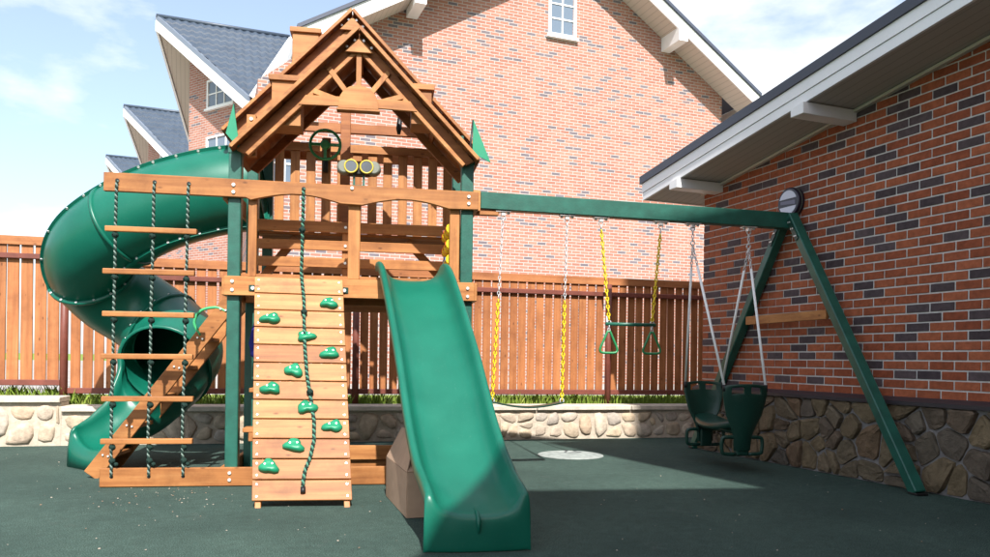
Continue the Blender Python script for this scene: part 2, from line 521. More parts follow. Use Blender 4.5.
# ------------------------------------------------------------------ fence
fn = thing('wooden_fence', WALL, 'orange stained picket fence on brown steel rails above the stone wall', 'fence', at=(0, 0, 0))
FY = .52
posts = [WALL.on_y(65, 380, FY).x, WALL.on_y(355, 380, FY).x, WALL.on_y(606, 380, FY).x]
posts = [posts[0] - 3.1] + posts + [posts[-1] + 3.1]
picket_me = {}
for i, p0 in enumerate(posts[:-1]):
    p1 = posts[i + 1]
    top = 2.30 if i == 0 else 2.115
    zb = .645 if i == 0 else .555
    x0, x1 = p0 + .05, p1 - .05
    n = round((x1 - x0) / (.138 if i == 0 else .121)); pit = (x1 - x0) / n
    key = (i == 0)
    if key not in picket_me:
        hw_ = .059 if i == 0 else .0505
        o = MB().box(-hw_, hw_, -.011, .011, zb, top - .085).build('picket', FZ, None, .003)
        picket_me[key] = o.data; bpy.data.objects.remove(o)
    for j in range(n):
        put('picket', picket_me[key], fn, (x0 + pit * (j + .5) + random.uniform(-.004, .004), FY + random.uniform(-.002, .002), random.uniform(-.006, .004)), (0, random.uniform(-.004, .004), 0))
    bx('top_board', fn, FX, p0 + .005, p1 - .005, FY - .036, FY - .014, top - .10, top, .003)
    bx('rail', fn, RAIL_BROWN, p0 + .03, p1 - .03, FY - .062, FY - .014, top - .255, top - .195, .006)
    bx('rail', fn, RAIL_BROWN, p0 + .03, p1 - .03, FY - .062, FY - .014, zb - .012, zb + .052, .006)
for i, p in enumerate(posts):
    MB().tube([(p, FY - .055, .36), (p, FY - .055, 2.02 if i else 2.2)], .042, 14).build('post', RAIL_BROWN, fn)
    if i == 3: MB().box(p - .05, p - .02, FY - .101, FY - .096, 1.52, 1.60).build('sticker', FASCIA, fn)

# grass along the foot of the fence
mb = MB()
for i in range(9000):
    gx, gy = random.uniform(-4, 9.6), random.uniform(.41, 1.1)
    h = random.uniform(.05, .17) * (1.3 if random.random() < .12 else 1)
    if gx < -.2: h += .07
    w = random.uniform(.004, .009); a = random.uniform(0, 6.28); l = random.uniform(0, .6) * h
    dx, dy = math.cos(a), math.sin(a)
    ca, sa_ = math.cos(a + 1.57) * w, math.sin(a + 1.57) * w
    mb.add([(gx - ca, gy - sa_, .395), (gx + ca, gy + sa_, .395), (gx + ca*.6 + dx*l*.4, gy + sa_*.6 + dy*l*.4, .395 + h*.6), (gx + dx*l, gy + dy*l, .395 + h)], [(0, 1, 2), (0, 2, 3)])
gr = mb.build('grass', GRASS, None, weld=False)
gr.location = WALL.o; gr.rotation_euler = (0, 0, WALL.a)
tag(gr, 'green grass growing along the foot of the fence', 'grass', kind='stuff')

# ------------------------------------------------------------------ manhole cover
mc = on_ground(570.5, 455.5)
mh = tag(MB().tube([(0, 0, .002), (0, 0, .010)], [.345, .34], 40).build('manhole_cover', plain('pale_painted_cover', (.27, .30, .28), .8, .2, 0, 16, .3, .4, 30)),
         'round pale painted manhole cover set in the green rubber ground', 'manhole cover')
mh.location = mc
MB().tube([(0.315 * math.cos(a * math.pi / 20), .315 * math.sin(a * math.pi / 20), .0105) for a in range(40)], .004, 5, True).build('rim', plain('cover_rim_metal', (.3, .32, .3), .7), mh)

# ------------------------------------------------------------------ low brick building on the right
sh = thing('brick_outbuilding', SHED, 'low red brick building with charcoal bricks, stone plinth and white eaves beside the swing', 'building')
YF, YN = 3.45, -4.5
zs = lambda y: 2.937 + .1374 * (3.506 - y)
w_ = MB().prism([(YN, 0), (YF, 0), (YF, zs(YF) + .1), (YN, zs(YN) + .1)], YZ, 0.0, 6.0).build('wall', MORTAR, sh)
BL, BH, PB, PR = .2050, .0638, .2180, .0765
bm_red = MB().box(-.007, .03, -BL/2, BL/2, -BH/2, BH/2).build('brick', BR_RED, None, .0025); m_red = bm_red.data; bpy.data.objects.remove(bm_red)
bm_dk = MB().box(-.007, .03, -BL/2, BL/2, -BH/2, BH/2).build('brick', BR_DARK, None, .0025); m_dk = bm_dk.data; bpy.data.objects.remove(bm_dk)
cand = []
r = 0
while True:
    z = .735 + BH/2 + r * PR
    if z > 4.2: break
    y = YF - BL/2 - (PB/2 if r % 2 else 0)
    last = 0
    first = True
    while y > YN + .1:
        if z + BH/2 < zs(y) + .11:
            dk = random.random() < (.10 if last else .27); last = dk
            wpos = SHED.o + SHED.Y * y + Vector((0, 0, z)) - CAM
            inside = wpos.y > 0 and wpos.x / wpos.y < .655 and z < zs(y)
            cand.append((0 if inside else 1, wpos.length, y, z, dk))
        y -= PB
    if r % 2 and z < zs(YF): cand.append((1, 50, YF - PB/4 + .0025, z, random.random() < .25))
    r += 1
cand.sort()
rest = MB()
for i, (ins, d, y, z, dk) in enumerate(cand):
    if i < 300 and not ins:
        put('brick', m_dk if dk else m_red, w_, (0, y + random.uniform(-.0015, .0015), z + random.uniform(-.001, .001)))
    else:
        hl = BL/2 if d != 50 else PB/4 - .0075
        rest.box(-.007 - random.uniform(0, .001), .02, y - hl, y + hl, z - BH/2, z + BH/2, 1 if dk else 0)
tag(rest.build('brick', [BR_RED, BR_DARK], w_, weld=False), kind='stuff')
# end face towards the fence
rest = MB()
for r in range(29):
    z = .735 + BH/2 + r * PR; xx = .02 + (PB/2 if r % 2 else 0)
    while xx < 5.8:
        rest.box(xx, xx + BL, YF - .01, YF + .007, z - BH/2, z + BH/2, 1 if random.random() < .22 else 0); xx += PB
tag(rest.build('brick', [BR_RED, BR_DARK], w_, weld=False), kind='stuff')

# stone plinth
pl = MB().prism([(YN, 0), (YF + .04, 0), (YF + .04, .684), (YN, .684)], YZ, -.045, -.001).build('plinth', PLINTH_MORTAR, sh)
seeds = []
y = YN
while y < YF + .03:
    rows = random.choice([2, 3, 3, 4])
    for q in range(rows):
        seeds.append((y + random.uniform(-.09, .13), .684 * (q + .5) / rows + random.uniform(-.08, .08)))
    y += random.uniform(.13, .25)
for poly in voronoi(seeds, YN, YF + .03, .0, .680):
    a_ = inset(poly, random.uniform(.007, .013))
    if len(a_) < 3: continue
    a2_ = []
    for i in range(len(a_)):
        p, q, s_ = a_[i-1], a_[i], a_[(i+1) % len(a_)]
        k1, k2 = random.uniform(.08, .22), random.uniform(.08, .22)
        a2_ += [(q[0] + (p[0]-q[0])*k1, q[1] + (p[1]-q[1])*k1), (q[0] + (s_[0]-q[0])*k2, q[1] + (s_[1]-q[1])*k2)]
    a3_ = []
    for i in range(len(a2_)):
        p, q = a2_[i], a2_[(i+1) % len(a2_)]
        a3_.append(p)
        if math.hypot(q[0]-p[0], q[1]-p[1]) > .05:
            a3_.append(((p[0]+q[0])/2 + random.uniform(-.008, .008), (p[1]+q[1])/2 + random.uniform(-.008, .008)))
    a2_ = a3_
    cx = sum(p[0] for p in a2_)/len(a2_); cz = sum(p[1] for p in a2_)/len(a2_)
    if max(math.hypot(p[0]-cx, p[1]-cz) for p in a2_) < .03: continue
    t1, t2, base_d = random.uniform(-.16, .16), random.uniform(-.16, .16), random.uniform(.020, .048)
    n = len(a2_); dep = lambda u, v: base_d + t1*(u-cx) + t2*(v-cz)
    vs = [(-.045, p[0], p[1]) for p in a2_]
    vs += [(-.045 - max(.008, dep(*p)*.8 + random.uniform(-.007, .007)), cx + (p[0]-cx)*.965, cz + (p[1]-cz)*.965) for p in a2_]
    kk = random.uniform(.60, .8); ox, oz = random.uniform(-.02, .02), random.uniform(-.02, .02)
    vs += [(-.045 - max(.012, dep(*p) + random.uniform(-.006, .006)), cx + ox + (p[0]-cx)*kk, cz + oz + (p[1]-cz)*kk) for p in a2_]
    fs = [(i, (i+1) % n, n + (i+1) % n, n + i) for i in range(n)] + [(n+i, n + (i+1) % n, 2*n + (i+1) % n, 2*n + i) for i in range(n)] + [tuple(range(2*n, 3*n))]
    vs = [(v[0], v[1] - cx, v[2] - cz) for v in vs]
    o = MB().add(vs, fs).build('stone', FLAG, pl); o.location = (0, cx, cz)
MB().prism([(-.095, .676), (-.095, .706), (-.02, .738), (.0, .738), (.0, .686), (-.08, .686)], lambda u, v, t: (u, t, v), YN, YF + .06).build('flashing', LEDGE, sh)

# eaves
OX, OY = -.575, 3.86
def slope_slab(name, mat, x0, x1, y0, y1, dz0, dz1):
    return MB().prism([(y0, zs(y0) + dz0), (y1, zs(y1) + dz0), (y1, zs(y1) + dz1), (y0, zs(y0) + dz1)], YZ, x0, x1).build(name, mat, sh)
slope_slab('soffit', SOFFIT, OX + .03, -.004, YN, OY - .03, 0.006, .026)
slope_slab('soffit', SOFFIT, -.0035, 6.2, YF + .01, OY - .03, 0.006, .026)
slope_slab('fascia', FASCIA, OX, OX + .028, YN, OY, .002, .088)
slope_slab('fascia', FASCIA, OX - .010, OX + .026, YN, OY + .002, .092, .195)
MB().box(OX + .03, 6.2, OY - .028, OY, zs(OY) + .002, zs(OY) + .195).build('fascia', FASCIA, sh)
slope_slab('roof', ROOF_EDGE, OX - .03, 6.3, YN, OY + .03, .197, .285)
slope_slab('wall_trim', plain('cream_trim', (.60, .55, .48), .6), -.05, -.0085, YN, YF + .02, -.028, -.002)
for yc in (3.18, 1.33, -.55):
    MB().prism([(yc - .075, zs(yc) - .095), (yc + .075, zs(yc) - .095), (yc + .075, zs(yc + .075) - .003), (yc - .075, zs(yc - .075) - .003)], YZ, OX - .04, -.01).build('purlin_end', FASCIA, sh, .004)

# round fixture on the brick wall
fx = thing('round_wall_lamp', SHED, 'unlit round wall lamp with dark rim and white panels on the red brick wall', 'wall lamp', at=(-.008, 2.02, 2.563))
rimm = plain('dark_violet_rim', (.022, .016, .035), .35, .5)
MB().tube([(0, 0, 0), (-.03, 0, 0)], .148, 36).tube([(-.032, 0, 0), (-.062, 0, 0), (-.070, 0, 0)], [.146, .146, .136], 36).build('rim', rimm, fx)
MB().tube([(-.029, 0, 0), (-.0335, 0, 0)], .1495, 36).build('stripe', GREY_P, fx)
def seg(a0, a1, r):
    return [(r * math.cos(a0 + (a1 - a0) * i / 14), r * math.sin(a0 + (a1 - a0) * i / 14)) for i in range(15)]
pw = plain('opal_panel', (.62, .62, .74), .3, .5)
MB().prism(seg(R_(18), R_(162), .118), YZ, -.0705, -.074).build('panel', pw, fx)
MB().prism(seg(R_(200), R_(340), .118), YZ, -.0705, -.074).build('panel', pw, fx)
MB().prism([(-.1, -.028), (.1, -.008), (.1, .022), (-.1, .012)], YZ, -.0705, -.073).build('band', plain('grey_violet_band', (.16, .15, .22), .4), fx)

# ------------------------------------------------------------------ the large brick gable house behind
hs = thing('brick_house', HOUSE, 'large orange brick gable house with white barge boards behind the fence', 'house')
EL, AP, ER = (-4.867, 7.99), (1.696, 11.862), (7.236, 8.19)
zr = lambda x: EL[1] + (AP[1]-EL[1]) * (x-EL[0]) / (AP[0]-EL[0]) if x < AP[0] else ER[1] + (AP[1]-ER[1]) * (ER[0]-x) / (ER[0]-AP[0])
MB().prism([(-5.6, 0), (6.55, 0), (6.55, zr(6.55) - .36), (AP[0], AP[1] - .36), (EL[0] + .2, zr(EL[0] + .2) - .36), (-5.6, 7.0)], XZ, 0, 9).build('wall', BRICKWALL, hs)
def gable(name, mat, parent, y0, y1, d0, d1, trim=0.0):
    for a, b in ((EL, AP), (AP, ER)):
        x0, x1 = a[0] + (trim if a is EL else .0), b[0] - (trim if b is ER else 0)
        MB().prism([(x0, zr(x0) + d0), (x1, zr(x1) + d0), (x1, zr(x1) + d1), (x0, zr(x0) + d1)], XZ, y0, y1).build(name, mat, parent)
gable('barge_board', FASCIA, hs, -.75, -.71, -.40, -.07)
gable('roof', plain('slate_roof_edge', (.055, .065, .095), .5), hs, -.80, 9.5, -.068, .02)
gable('soffit', SOFFIT_B, hs, -.705, -.003, -.39, -.36)
for sgn, xe in ((-1, EL[0]), (1, ER[0])):
    bx('eave_board', hs, FASCIA, min(xe, xe + sgn*.04), max(xe, xe + sgn*.04), -.75, 9.4, zr(xe) - .40, zr(xe) - .07, 0)
for xs in (4.72, -2.2):
    MB().prism([(xs-.13, zr(xs) - .66), (xs+.13, zr(xs) - .66), (xs+.13, zr(xs+.13) - .395), (xs-.13, zr(xs-.13) - .395)], XZ, -.83, -.002).build('purlin_end', FASCIA, hs)
def window(parent, x0, x1, z0, z1, cols, rows, fr=.07, y=0.0, M=None):
    """a framed window with glazing bars, panes and a sill, built in its wall's plane"""
    T = M or (lambda u, v, t: (u, t, v))
    mb = MB()
    rect = lambda a, b, c, d: [(a, c), (b, c), (b, d), (a, d)]
    mb.prism(rect(x0, x1, z0, z0 + fr), T, y - .05, y + .02).prism(rect(x0, x1, z1 - fr, z1), T, y - .05, y + .02)
    mb.prism(rect(x0, x0 + fr, z0 + fr, z1 - fr), T, y - .05, y + .02).prism(rect(x1 - fr, x1, z0 + fr, z1 - fr), T, y - .05, y + .02)
    wo_ = mb.build('window', FRAME_WHITE, parent)
    cw, ch = (x1 - x0 - 2*fr) / cols, (z1 - z0 - 2*fr) / rows
    for i in range(cols):
        for j in range(rows):
            a, c = x0 + fr + i*cw, z0 + fr + j*ch
            MB().prism(rect(a + .015, a + cw - .015, c + .015, c + ch - .015), T, y - .012, y - .006).build('pane', PANE, wo_)
    bars = MB()
    for i in range(1, cols): bars.prism(rect(x0 + fr + i*cw - .02, x0 + fr + i*cw + .02, z0 + fr, z1 - fr), T, y - .035, y - .002)
    for j in range(1, rows): bars.prism(rect(x0 + fr, x1 - fr, z0 + fr + j*ch - .018, z0 + fr + j*ch + .018), T, y - .030, y - .003)
    if cols + rows > 2: bars.build('glazing_bar', FRAME_WHITE, wo_)
    MB().prism(rect(x0 - .05, x1 + .05, z0 - .06, z0 - .002), T, y - .10, y + .01).build('sill', FRAME_WHITE, wo_)
    return wo_
window(hs, 1.29, 2.06, 9.10, 10.35, 2, 3)
window(hs, -5.32, -4.72, 4.75, 5.70, 2, 2)

# ------------------------------------------------------------------ the row of houses with blue tiled roofs
SL = .92; FD = (.582, -.813); RD = (.309, .951); HR = 3.63
def tile_roof(sign, left, right, hmax):
    """metal tile: wavy across, stepped down the slope"""
    mb = MB(); row = .30; n = int(hmax / row)
    for i in range(n + 1):
        h0, h1 = i * row, min((i + 1) * row, hmax)
        if h1 - h0 < .02: continue
        ns = 88; vs = []
        for h, lift in ((h0, .0), (h1, .045), (h1, -.005)):
            s0, s1 = left(h), max(right(h), left(h) + .02)
            for k in range(ns + 1):
                s_ = s0 + (s1 - s0) * k / ns
                wv = .026 * math.sin(s_ * 2 * math.pi / .24)
                vs.append((s_, sign * h, -SL * h + lift + wv))
        fs = []
        for q in range(2):
            fs += [(q*(ns+1)+k, q*(ns+1)+k+1, (q+1)*(ns+1)+k+1, (q+1)*(ns+1)+k) for k in range(ns)]
        mb.add(vs, fs)
    return mb
def row_house(label):
    # base of the thing is the ground under the ridge's overhanging end
    h = thing('row_house', None, label, 'house', 'houses in the row behind')
    ZA = 11.71
    rf = tile_roof(-1, lambda q: .716*q, lambda q: 4.04 - .397*q, HR).build('roof', TILE, h, weld=False); rf.location = (0, 0, ZA)
    rr = tile_roof(1, lambda q: .325*q, lambda q: 4.04, HR).build('roof', TILE, h, weld=False); rr.location = (0, 0, ZA)
    MB().tube([(-.05, 0, ZA + .02), (4.04, 0, ZA + .02)], .07, 8).build('ridge_cap', TILE, h)
    edge = plain('grey_verge_trim', (.16, .19, .24), .5) if 'grey_verge_trim' not in bpy.data.materials else bpy.data.materials['grey_verge_trim']
    Bp = (2.60, -HR, ZA - SL*HR); Rp = (.309/.951*HR, HR, ZA - SL*HR)
    for q in (Bp, Rp):
        d = Vector((q[0], q[1], 0)).normalized() * .03
        MB().prism([(0, -.02), (1, -.02), (1, -.17), (0, -.17)], lambda u, v, t: (q[0]*u - .02 + t*d.y, q[1]*u - t*d.x, ZA + (q[2]-ZA)*u + v + .06), -2, 1).build('verge_trim', edge, h)
        MB().prism([(0, -.175), (1, -.175), (1, -.52), (0, -.52)], lambda u, v, t: (q[0]*u - .02 + t*d.y, q[1]*u - t*d.x, ZA + (q[2]-ZA)*u + v + .06), -1.6, .6).build('barge_board', FASCIA, h)
        # boarded underside of the overhang, from the barge back to the wall
        e = Vector((.96, 0, 0))
        MB().add([(.02, 0, ZA-.40), (q[0]+.02, q[1], q[2]-.40), (q[0]+e.x*1.1, q[1], q[2]-.40), (e.x*1.1, 0, ZA-.40)], [(0, 1, 2, 3)]).build('soffit', SOFFIT_B, h)
    # walls: a prow of two faces meeting under the ridge; each face is laid in its own plane so that its courses are level
    for (dx, dy), L in ((FD, 5.6), (RD, 5.0)):
        ang = math.atan2(dy, dx)
        run = SL * abs(dy)
        wq = MB().prism([(0, 0), (L, 0), (L, ZA - .42 - run*L), (0, ZA - .42)], XZ, -.01 if dy < 0 else 0, .0 if dy < 0 else .01).build('wall', BRICKWALL, h)
        wq.location = (.96, 0, 0); wq.rotation_euler = (0, 0, ang)
        if dy < 0:
            window(wq, .95, 2.25, 8.72, 9.62, 3, 2, .06, -.01)
            window(wq, .95, 2.4, 6.3, 7.85, 3, 2, .06, -.01)
    # boarded white verge where the roof meets the next house
    C_, B_ = (4.04, 0, ZA), (2.60, -HR, ZA - SL*HR)
    MB().add([(C_[0], C_[1], C_[2]+.05), (B_[0], B_[1], B_[2]+.05), (B_[0]+.55, B_[1]+.1, B_[2]-.25), (C_[0]+.55, C_[1]+.1, C_[2]-.25)], [(0, 1, 2, 3)]).build('verge_board', FASCIA, h)
    MB().add([(C_[0]+.55, C_[1]+.1, C_[2]-.25), (B_[0]+.55, B_[1]+.1, B_[2]-.25), (B_[0]+1.3, B_[1]+.3, B_[2]-.6), (C_[0]+1.3, C_[1]+.3, C_[2]-.6)], [(0, 1, 2, 3)]).build('soffit', SOFFIT_B, h)
    return h
def copy_tree(o, parent=None):
    c = o.copy(); COL.objects.link(c); c.parent = parent
    for ch in o.children: copy_tree(ch, c)
    return c
ROWL = ['brick row house with blue tiled roof and pointed eave next to the large gable house',
        'second house of the blue roofed row, seen above the tube slide',
        'third house of the blue roofed row, only its roof tip above the play set rail',
        'farthest house of the blue roofed row, a sliver of roof beside the tube slide']
h0 = row_house(ROWL[0])
for i, (pxx, pyy, d) in enumerate([(158, 15, 24.0), (125, 105, 33.2), (107, 155, 41.6), (98, 188, 50.3)]):
    o = h0 if i == 0 else copy_tree(h0)
    p = CAM + ray(pxx, pyy) * d
    o.location = (p.x, p.y, p.z - 11.76)
    o.rotation_euler = (0, 0, HOUSE.a)
    o['label'] = ROWL[i]

# ------------------------------------------------------------------ unseen tall house behind the viewpoint, added and shaped to cast the yard shadow
NEI = Frame((0, 0), SUN_AZ)
DC = -2.3
def sil(X, Y, z=0.0):
    """where the sun ray that ends at (X, Y, z) leaves the house front"""
    q = NEI.local(Vector((X, Y, 0)))
    return (q.x, (q.y - DC) * math.tan(se) + z)
nb = thing('shadow_house', NEI, 'unseen tall brick house added to cast the shadow on the ground in front of the slide', 'house', at=(0, DC, 0))
sA, sB, sC, sD, sE = sil(-.46, 3.75), sil(.23, 5.80), sil(2.20, 6.05), sil(.62, 9.25), sil(1.86, 9.75)
lo = (sA[0] - 1.1, sA[1] - 2.1)
MB().prism([(lo[0] + .3, 0), (sE[0] + .05, 0), (sE[0] + .05, sC[1] - .12), (sB[0], sB[1] - .12), (lo[0] + .3, lo[1] + .45)], XZ, -8, -.01).build('shadow_wing_wall', BRICKWALL, nb)
for a, b in ((lo, sB), (sB, (sE[0] + .05, sC[1] + .02))):
    MB().prism([a, b, (b[0], b[1] - .12), (a[0], a[1] - .12)], XZ, -8.2, 0).build('shadow_wing_roof', TILE, nb)
TOPZ = sE[1] + 2.9
MB().prism([(sE[0], 0), (13, 0), (13, TOPZ), (sE[0], TOPZ)], XZ, -9, 0).build('wall', BRICKWALL, nb)
MB().prism([sC, (sE[0], sC[1]), (sE[0], sE[1] - .02), sD], XZ, -.14, -.02).build('shadow_fin', FASCIA, nb)  # thin fin added only to carve the wedge in the ground shadow
bx('roof', nb, TILE, sE[0] - .02, 13.4, -9.2, .02, TOPZ, TOPZ + .15, 0)
for x0 in (6.5, 9.2):
    for z0 in (1.2, 4.4, 7.6): window(nb, x0, x0 + 1.3, z0, z0 + 1.5, 2, 2, .07, 0.0, lambda u, v, t: (u, -t, v))
bx('door', nb, RAIL_BROWN, 4.3, 5.3, .001, .05, 0, 2.1)

# ================================================================== PLAY SET
tw = thing('play_tower', PLAY, 'wooden play tower with green posts, two gable roofs, climbing wall and green slides', 'play tower')
PL0, PL1, PR0, PR1 = .885, .980, 2.680, 2.777
def bolts(parent, pts, r=.013, ax=(0, -1, 0)):
    for p in pts: MB().disc(p, ax, r, .010, 10).build('bolt', BOLT, parent)

# --- green posts, with flags on the two front ones
for (y0, zt) in ((0.0, 2.60), (.80, 3.02), (1.68, 3.02)):
    for x0, x1 in ((PL0, PL1), (PR0, PR1)):
        o = bx('post', tw, GREEN_POST, x0, x1, y0, y0 + .095, 0, zt, .006)
        if y0 == 0:
            bx('post_cap', o, GREEN_POST, x0 - .006, x1 + .006, -.006, .101, zt - .05, zt + .012, .004)
            left = x0 < 1.5
            c = ((x0 + x1)/2 + (.005 if left else .01), -.02)
            tip = (c[0] - .015, c[1], zt + .32) if left else (c[0] + .025, c[1], zt + .31)
            MB().tube([(c[0], c[1] + .02, zt + .01), (c[0], c[1], zt + .05), tip], .008, 8).build('flag_pole', BLACK, o)
            if left: tri = [(tip[0], tip[2]), (tip[0] - .055, zt + .09), (tip[0] + .052, zt - .035)]
            else: tri = [(tip[0], tip[2]), (c[0] + .02, zt + .04), (tip[0] + .145, zt - .03)]
            MB().prism(tri, XZ, c[1] - .018, c[1] - .010).build('flag', plastic('flag_green_plastic', (.02, .24, .13), .4) if left else bpy.data.materials['flag_green_plastic'], o, .002)

# --- front top rail with scalloped lower edge; its left arm carries the rope ladder
def arc(x0, x1, z0, rise, n=9):
    return [(x0 + (x1-x0)*i/n, z0 + rise * math.sin(math.pi*i/n)) for i in range(n + 1)]
low = [(0.0, 2.212), (1.02, 2.207)] + arc(1.06, 1.74, 2.190, .058) + arc(1.90, 2.58, 2.186, .058) + [(2.815, 2.190)]
poly = low + [(2.815, 2.332), (0.0, 2.352)]
rail = MB().prism(poly, XZ, -.040, -.002).build('top_rail', WX, tw, .004)
bolts(rail, [(.932, -.040, 2.30), (.932, -.040, 2.245), (2.735, -.040, 2.29), (2.735, -.040, 2.235), (1.82, -.040, 2.315)])
# --- deck beam, bottom beam
db = bx('deck_beam', tw, WX, .87, 2.79, -.042, -.002, 1.458, 1.606)
bolts(db, [(.932, -.042, 1.565), (.932, -.042, 1.50), (2.735, -.042, 1.56), (2.735, -.042, 1.495)])
bb = bx('bottom_beam', tw, WX, 0.0, 2.78, -.042, -.002, .004, .145, .005)
bolts(bb, [(.932, -.042, .105), (.932, -.042, .052)])
# side and rear beams
for y in (.76, 1.78):
    bx('deck_beam', tw, WX, .89, 2.77, y, y + .036, 1.458, 1.60)
for xx in ((.845, .883), (2.779, 2.817)):
    bx('side_beam', tw, WY, xx[0], xx[1], .0, 1.80, 1.462, 1.604)
    bx('side_beam', tw, WY, xx[0], xx[1], .0, 1.80, 2.19, 2.328)
    bx('side_beam', tw, WY, xx[0], xx[1], .0, 1.80, .004, .14)
bx('base_board', tw, WX, .99, 2.675, .70, .738, .10, .225)
bx('base_board', tw, WX, .99, 2.675, .74, .775, .004, .095)
# --- decks
for i in range(6): bx('deck_plank', tw, WX, .985, 2.675, .005 + i*.128, .127 + i*.128, 1.607, 1.632)
for i in range(7): bx('deck_plank', tw, WX, .985, 2.675, .84 + i*.130, .966 + i*.130, 2.075, 2.100)
# --- front balusters
for x0, x1 in ((1.036, 1.100), (1.792, 1.886), (2.590, 2.668)):
    bx('baluster', tw, WZ, x0, x1, .0, .036, 1.609, 2.26 if x0 < 2.5 else 2.19)
# --- three boards under the upper deck
zb3 = [(2.095, 2.190), (1.935, 2.022), (1.785, 1.870)]
for z0, z1 in zb3:
    o = bx('board', tw, WX, .985, 2.66, .775, .798, z0, z1)
    bolts(o, [(1.735, .775, (z0+z1)/2), (2.60, .775, (z0+z1)/2)], .012)
bx('middle_post', tw, WZ, 1.705, 1.785, .80, .84, 1.61, 2.19)
MB().bar((2.62, .90, 1.70), (2.28, .90, 2.06), .035, .07).build('brace', WX, tw)
MB().bar((1.02, .90, 1.70), (1.30, .90, 2.06), .035, .07).build('brace', WX, tw)
# --- rear railing pickets of the upper deck
for i in range(12):
    x = 1.02 + i * .148
    bx('picket', tw, WZ, x, x + .088, 1.505, 1.525, 2.05, 3.08)
bx('rear_rail', tw, WX, .985, 2.66, 1.48, 1.504, 2.99, 3.07)
bx('rear_rail', tw, WX, .985, 2.66, 1.48, 1.504, 2.11, 2.20)
cb_ = bx('cross_beam', tw, RX, .99, 2.66, 1.20, 1.24, 3.10, 3.19)
bx('king_post', cb_, RX, 1.66, 1.75, 1.15, 1.198, 2.11, 3.28)
for i in range(5):
    bx('side_picket', tw, WZ, .90, .92, .95 + i*.15, 1.03 + i*.15, 2.30, 2.6) if i in () else None
    bx('side_picket', tw, WZ, 2.785, 2.803, .90 + i*.16, .985 + i*.16, 2.33, 2.95)

# --- gable roofs: lapped boards on rafters
def gable_roof(cx, zp, half, y0, y1, yr, sunburst):
    rf = MB().box(cx - .02, cx + .02, yr + .04, y1 - .02, zp - .13, zp - .055).build('roof', RY, tw, .003)
    th = R_(46); L = half / math.cos(th)
    for sg in (-1, 1):
        D = Vector((sg * math.cos(th), 0, -math.sin(th))); N = Vector((sg * math.sin(th), 0, math.cos(th)))
        fnl = lambda u, v, t, D=D, N=N: Vector((cx, t, zp - .030)) + D * u + N * v
        n = int(L / .118) + 1
        for k in range(n):
            s0 = k * .118; s1 = min(s0 + .142, L + .03)
            MB().prism([(s0, .001), (s1, .013), (s1, .027), (s0, .015)], fnl, y0 + random.uniform(-.006, .006), y1).build('roof_board', RY, rf, .002)
        MB().prism([(-.004, -.004), (L + .02, -.004), (L + .02, .024), (-.004, .024)], fnl, y0 - .026, y0 - .008).build('edge_strip', WX, rf, .002)
        for ya, yb in ((yr, yr + .036), (y1 - .10, y1 - .064)):
            MB().prism([(.0, -.072), (L - .02, -.072), (L + .0, -.003), (-.0, -.003)], fnl, ya, yb).build('rafter', RX, rf, .003)
        MB().prism([(.05, -.104), (L - .03, -.104), (L - .03, -.073), (.05, -.073)], fnl, yr - .020, yr + .03).build('barge_trim', WX, rf, .003)
        for s_ in (.42, .86):
            MB().prism([(s_, -.022), (s_ + .04, -.022), (s_ + .04, -.003), (s_, -.003)], fnl, yr + .04, y1 - .11).build('batten', RY, rf)
    g = MB().prism([(cx - .110, zp - .195), (cx + .110, zp - .195), (cx + .012, zp - .090), (cx - .012, zp - .090)], XZ, yr - .052, yr - .031).build('gusset', WX, rf, .002)
    bolts(g, [(cx - .035, yr - .031, zp - .098), (cx + .035, yr - .031, zp - .098), (cx - .095, yr - .031, zp - .150), (cx + .095, yr - .031, zp - .150)], .010)
    if sunburst:
        zc = zp - .615
        for sg in (-1, 1):
            MB().prism([(cx + sg*.12, zc + .005), (cx + sg*.455, zc - .002), (cx + sg*.40, zc + .075), (cx + sg*.12, zc + .078)], XZ, yr - .026, yr - .002).build('collar_board', WX, rf, .002)
        for a in (18, 52, 90, 128, 162):
            d = Vector((math.cos(R_(a)), 0, math.sin(R_(a)))); c = Vector((cx, yr - .013, zc + .0))
            r1 = .43 if a == 90 else (.375 if a in (52, 128) else .36)
            MB().bar(c + d*.10, c + d*r1, .040, .022, (0, 1, 0)).build('ray', WZ, rf, .002)
        dd = [(cx + .152*math.cos(R_(a)), zc + .02 + .148*math.sin(R_(a))) for a in range(0, 181, 12)]
        MB().prism([(cx - .154, zc - .012)] + [(cx + .154, zc - .012)] + dd, XZ, yr - .048, yr - .027).build('half_disc', WX, rf, .002)
        MB().box(cx - .165, cx + .165, yr - .050, yr + .03, zc - .030, zc - .013).build('ledge', WX, rf, .002)
    return rf
low_roof = gable_roof(1.86, 3.55, .915, -.13, .66, -.045, True)
up_roof = gable_roof(1.765, 4.125, 1.08, .86, 1.95, .92, False)
bx('purlin_beam', up_roof, WX, .83, 2.70, 1.78, 1.82, 2.98, 3.08)
def dormer(parent, x0, x1, y0, y1, z0, z1, ov=.022):
    o = bx('roof_box', parent, WX, x0, x1, y0, y1, z0, z1 - .045, .003)
    bx('lid', o, WX, x0 - ov, x1 + ov, y0 - ov, y1 + ov, z1 - .045, z1, .004)
dormer(low_roof, 1.20, 1.42, -.02, .22, 2.78, 3.165)
dormer(low_roof, 2.27, 2.43, -.02, .22, 2.85, 3.165)
dormer(up_roof, 1.235, 1.465, .95, 1.20, 3.40, 3.95)
bx('roof_box', low_roof, WX, 1.005, 1.075, .05, .12, 2.55, 2.87, .003)
bolts(low_roof, [(1.04, .05, 2.835)], .013)

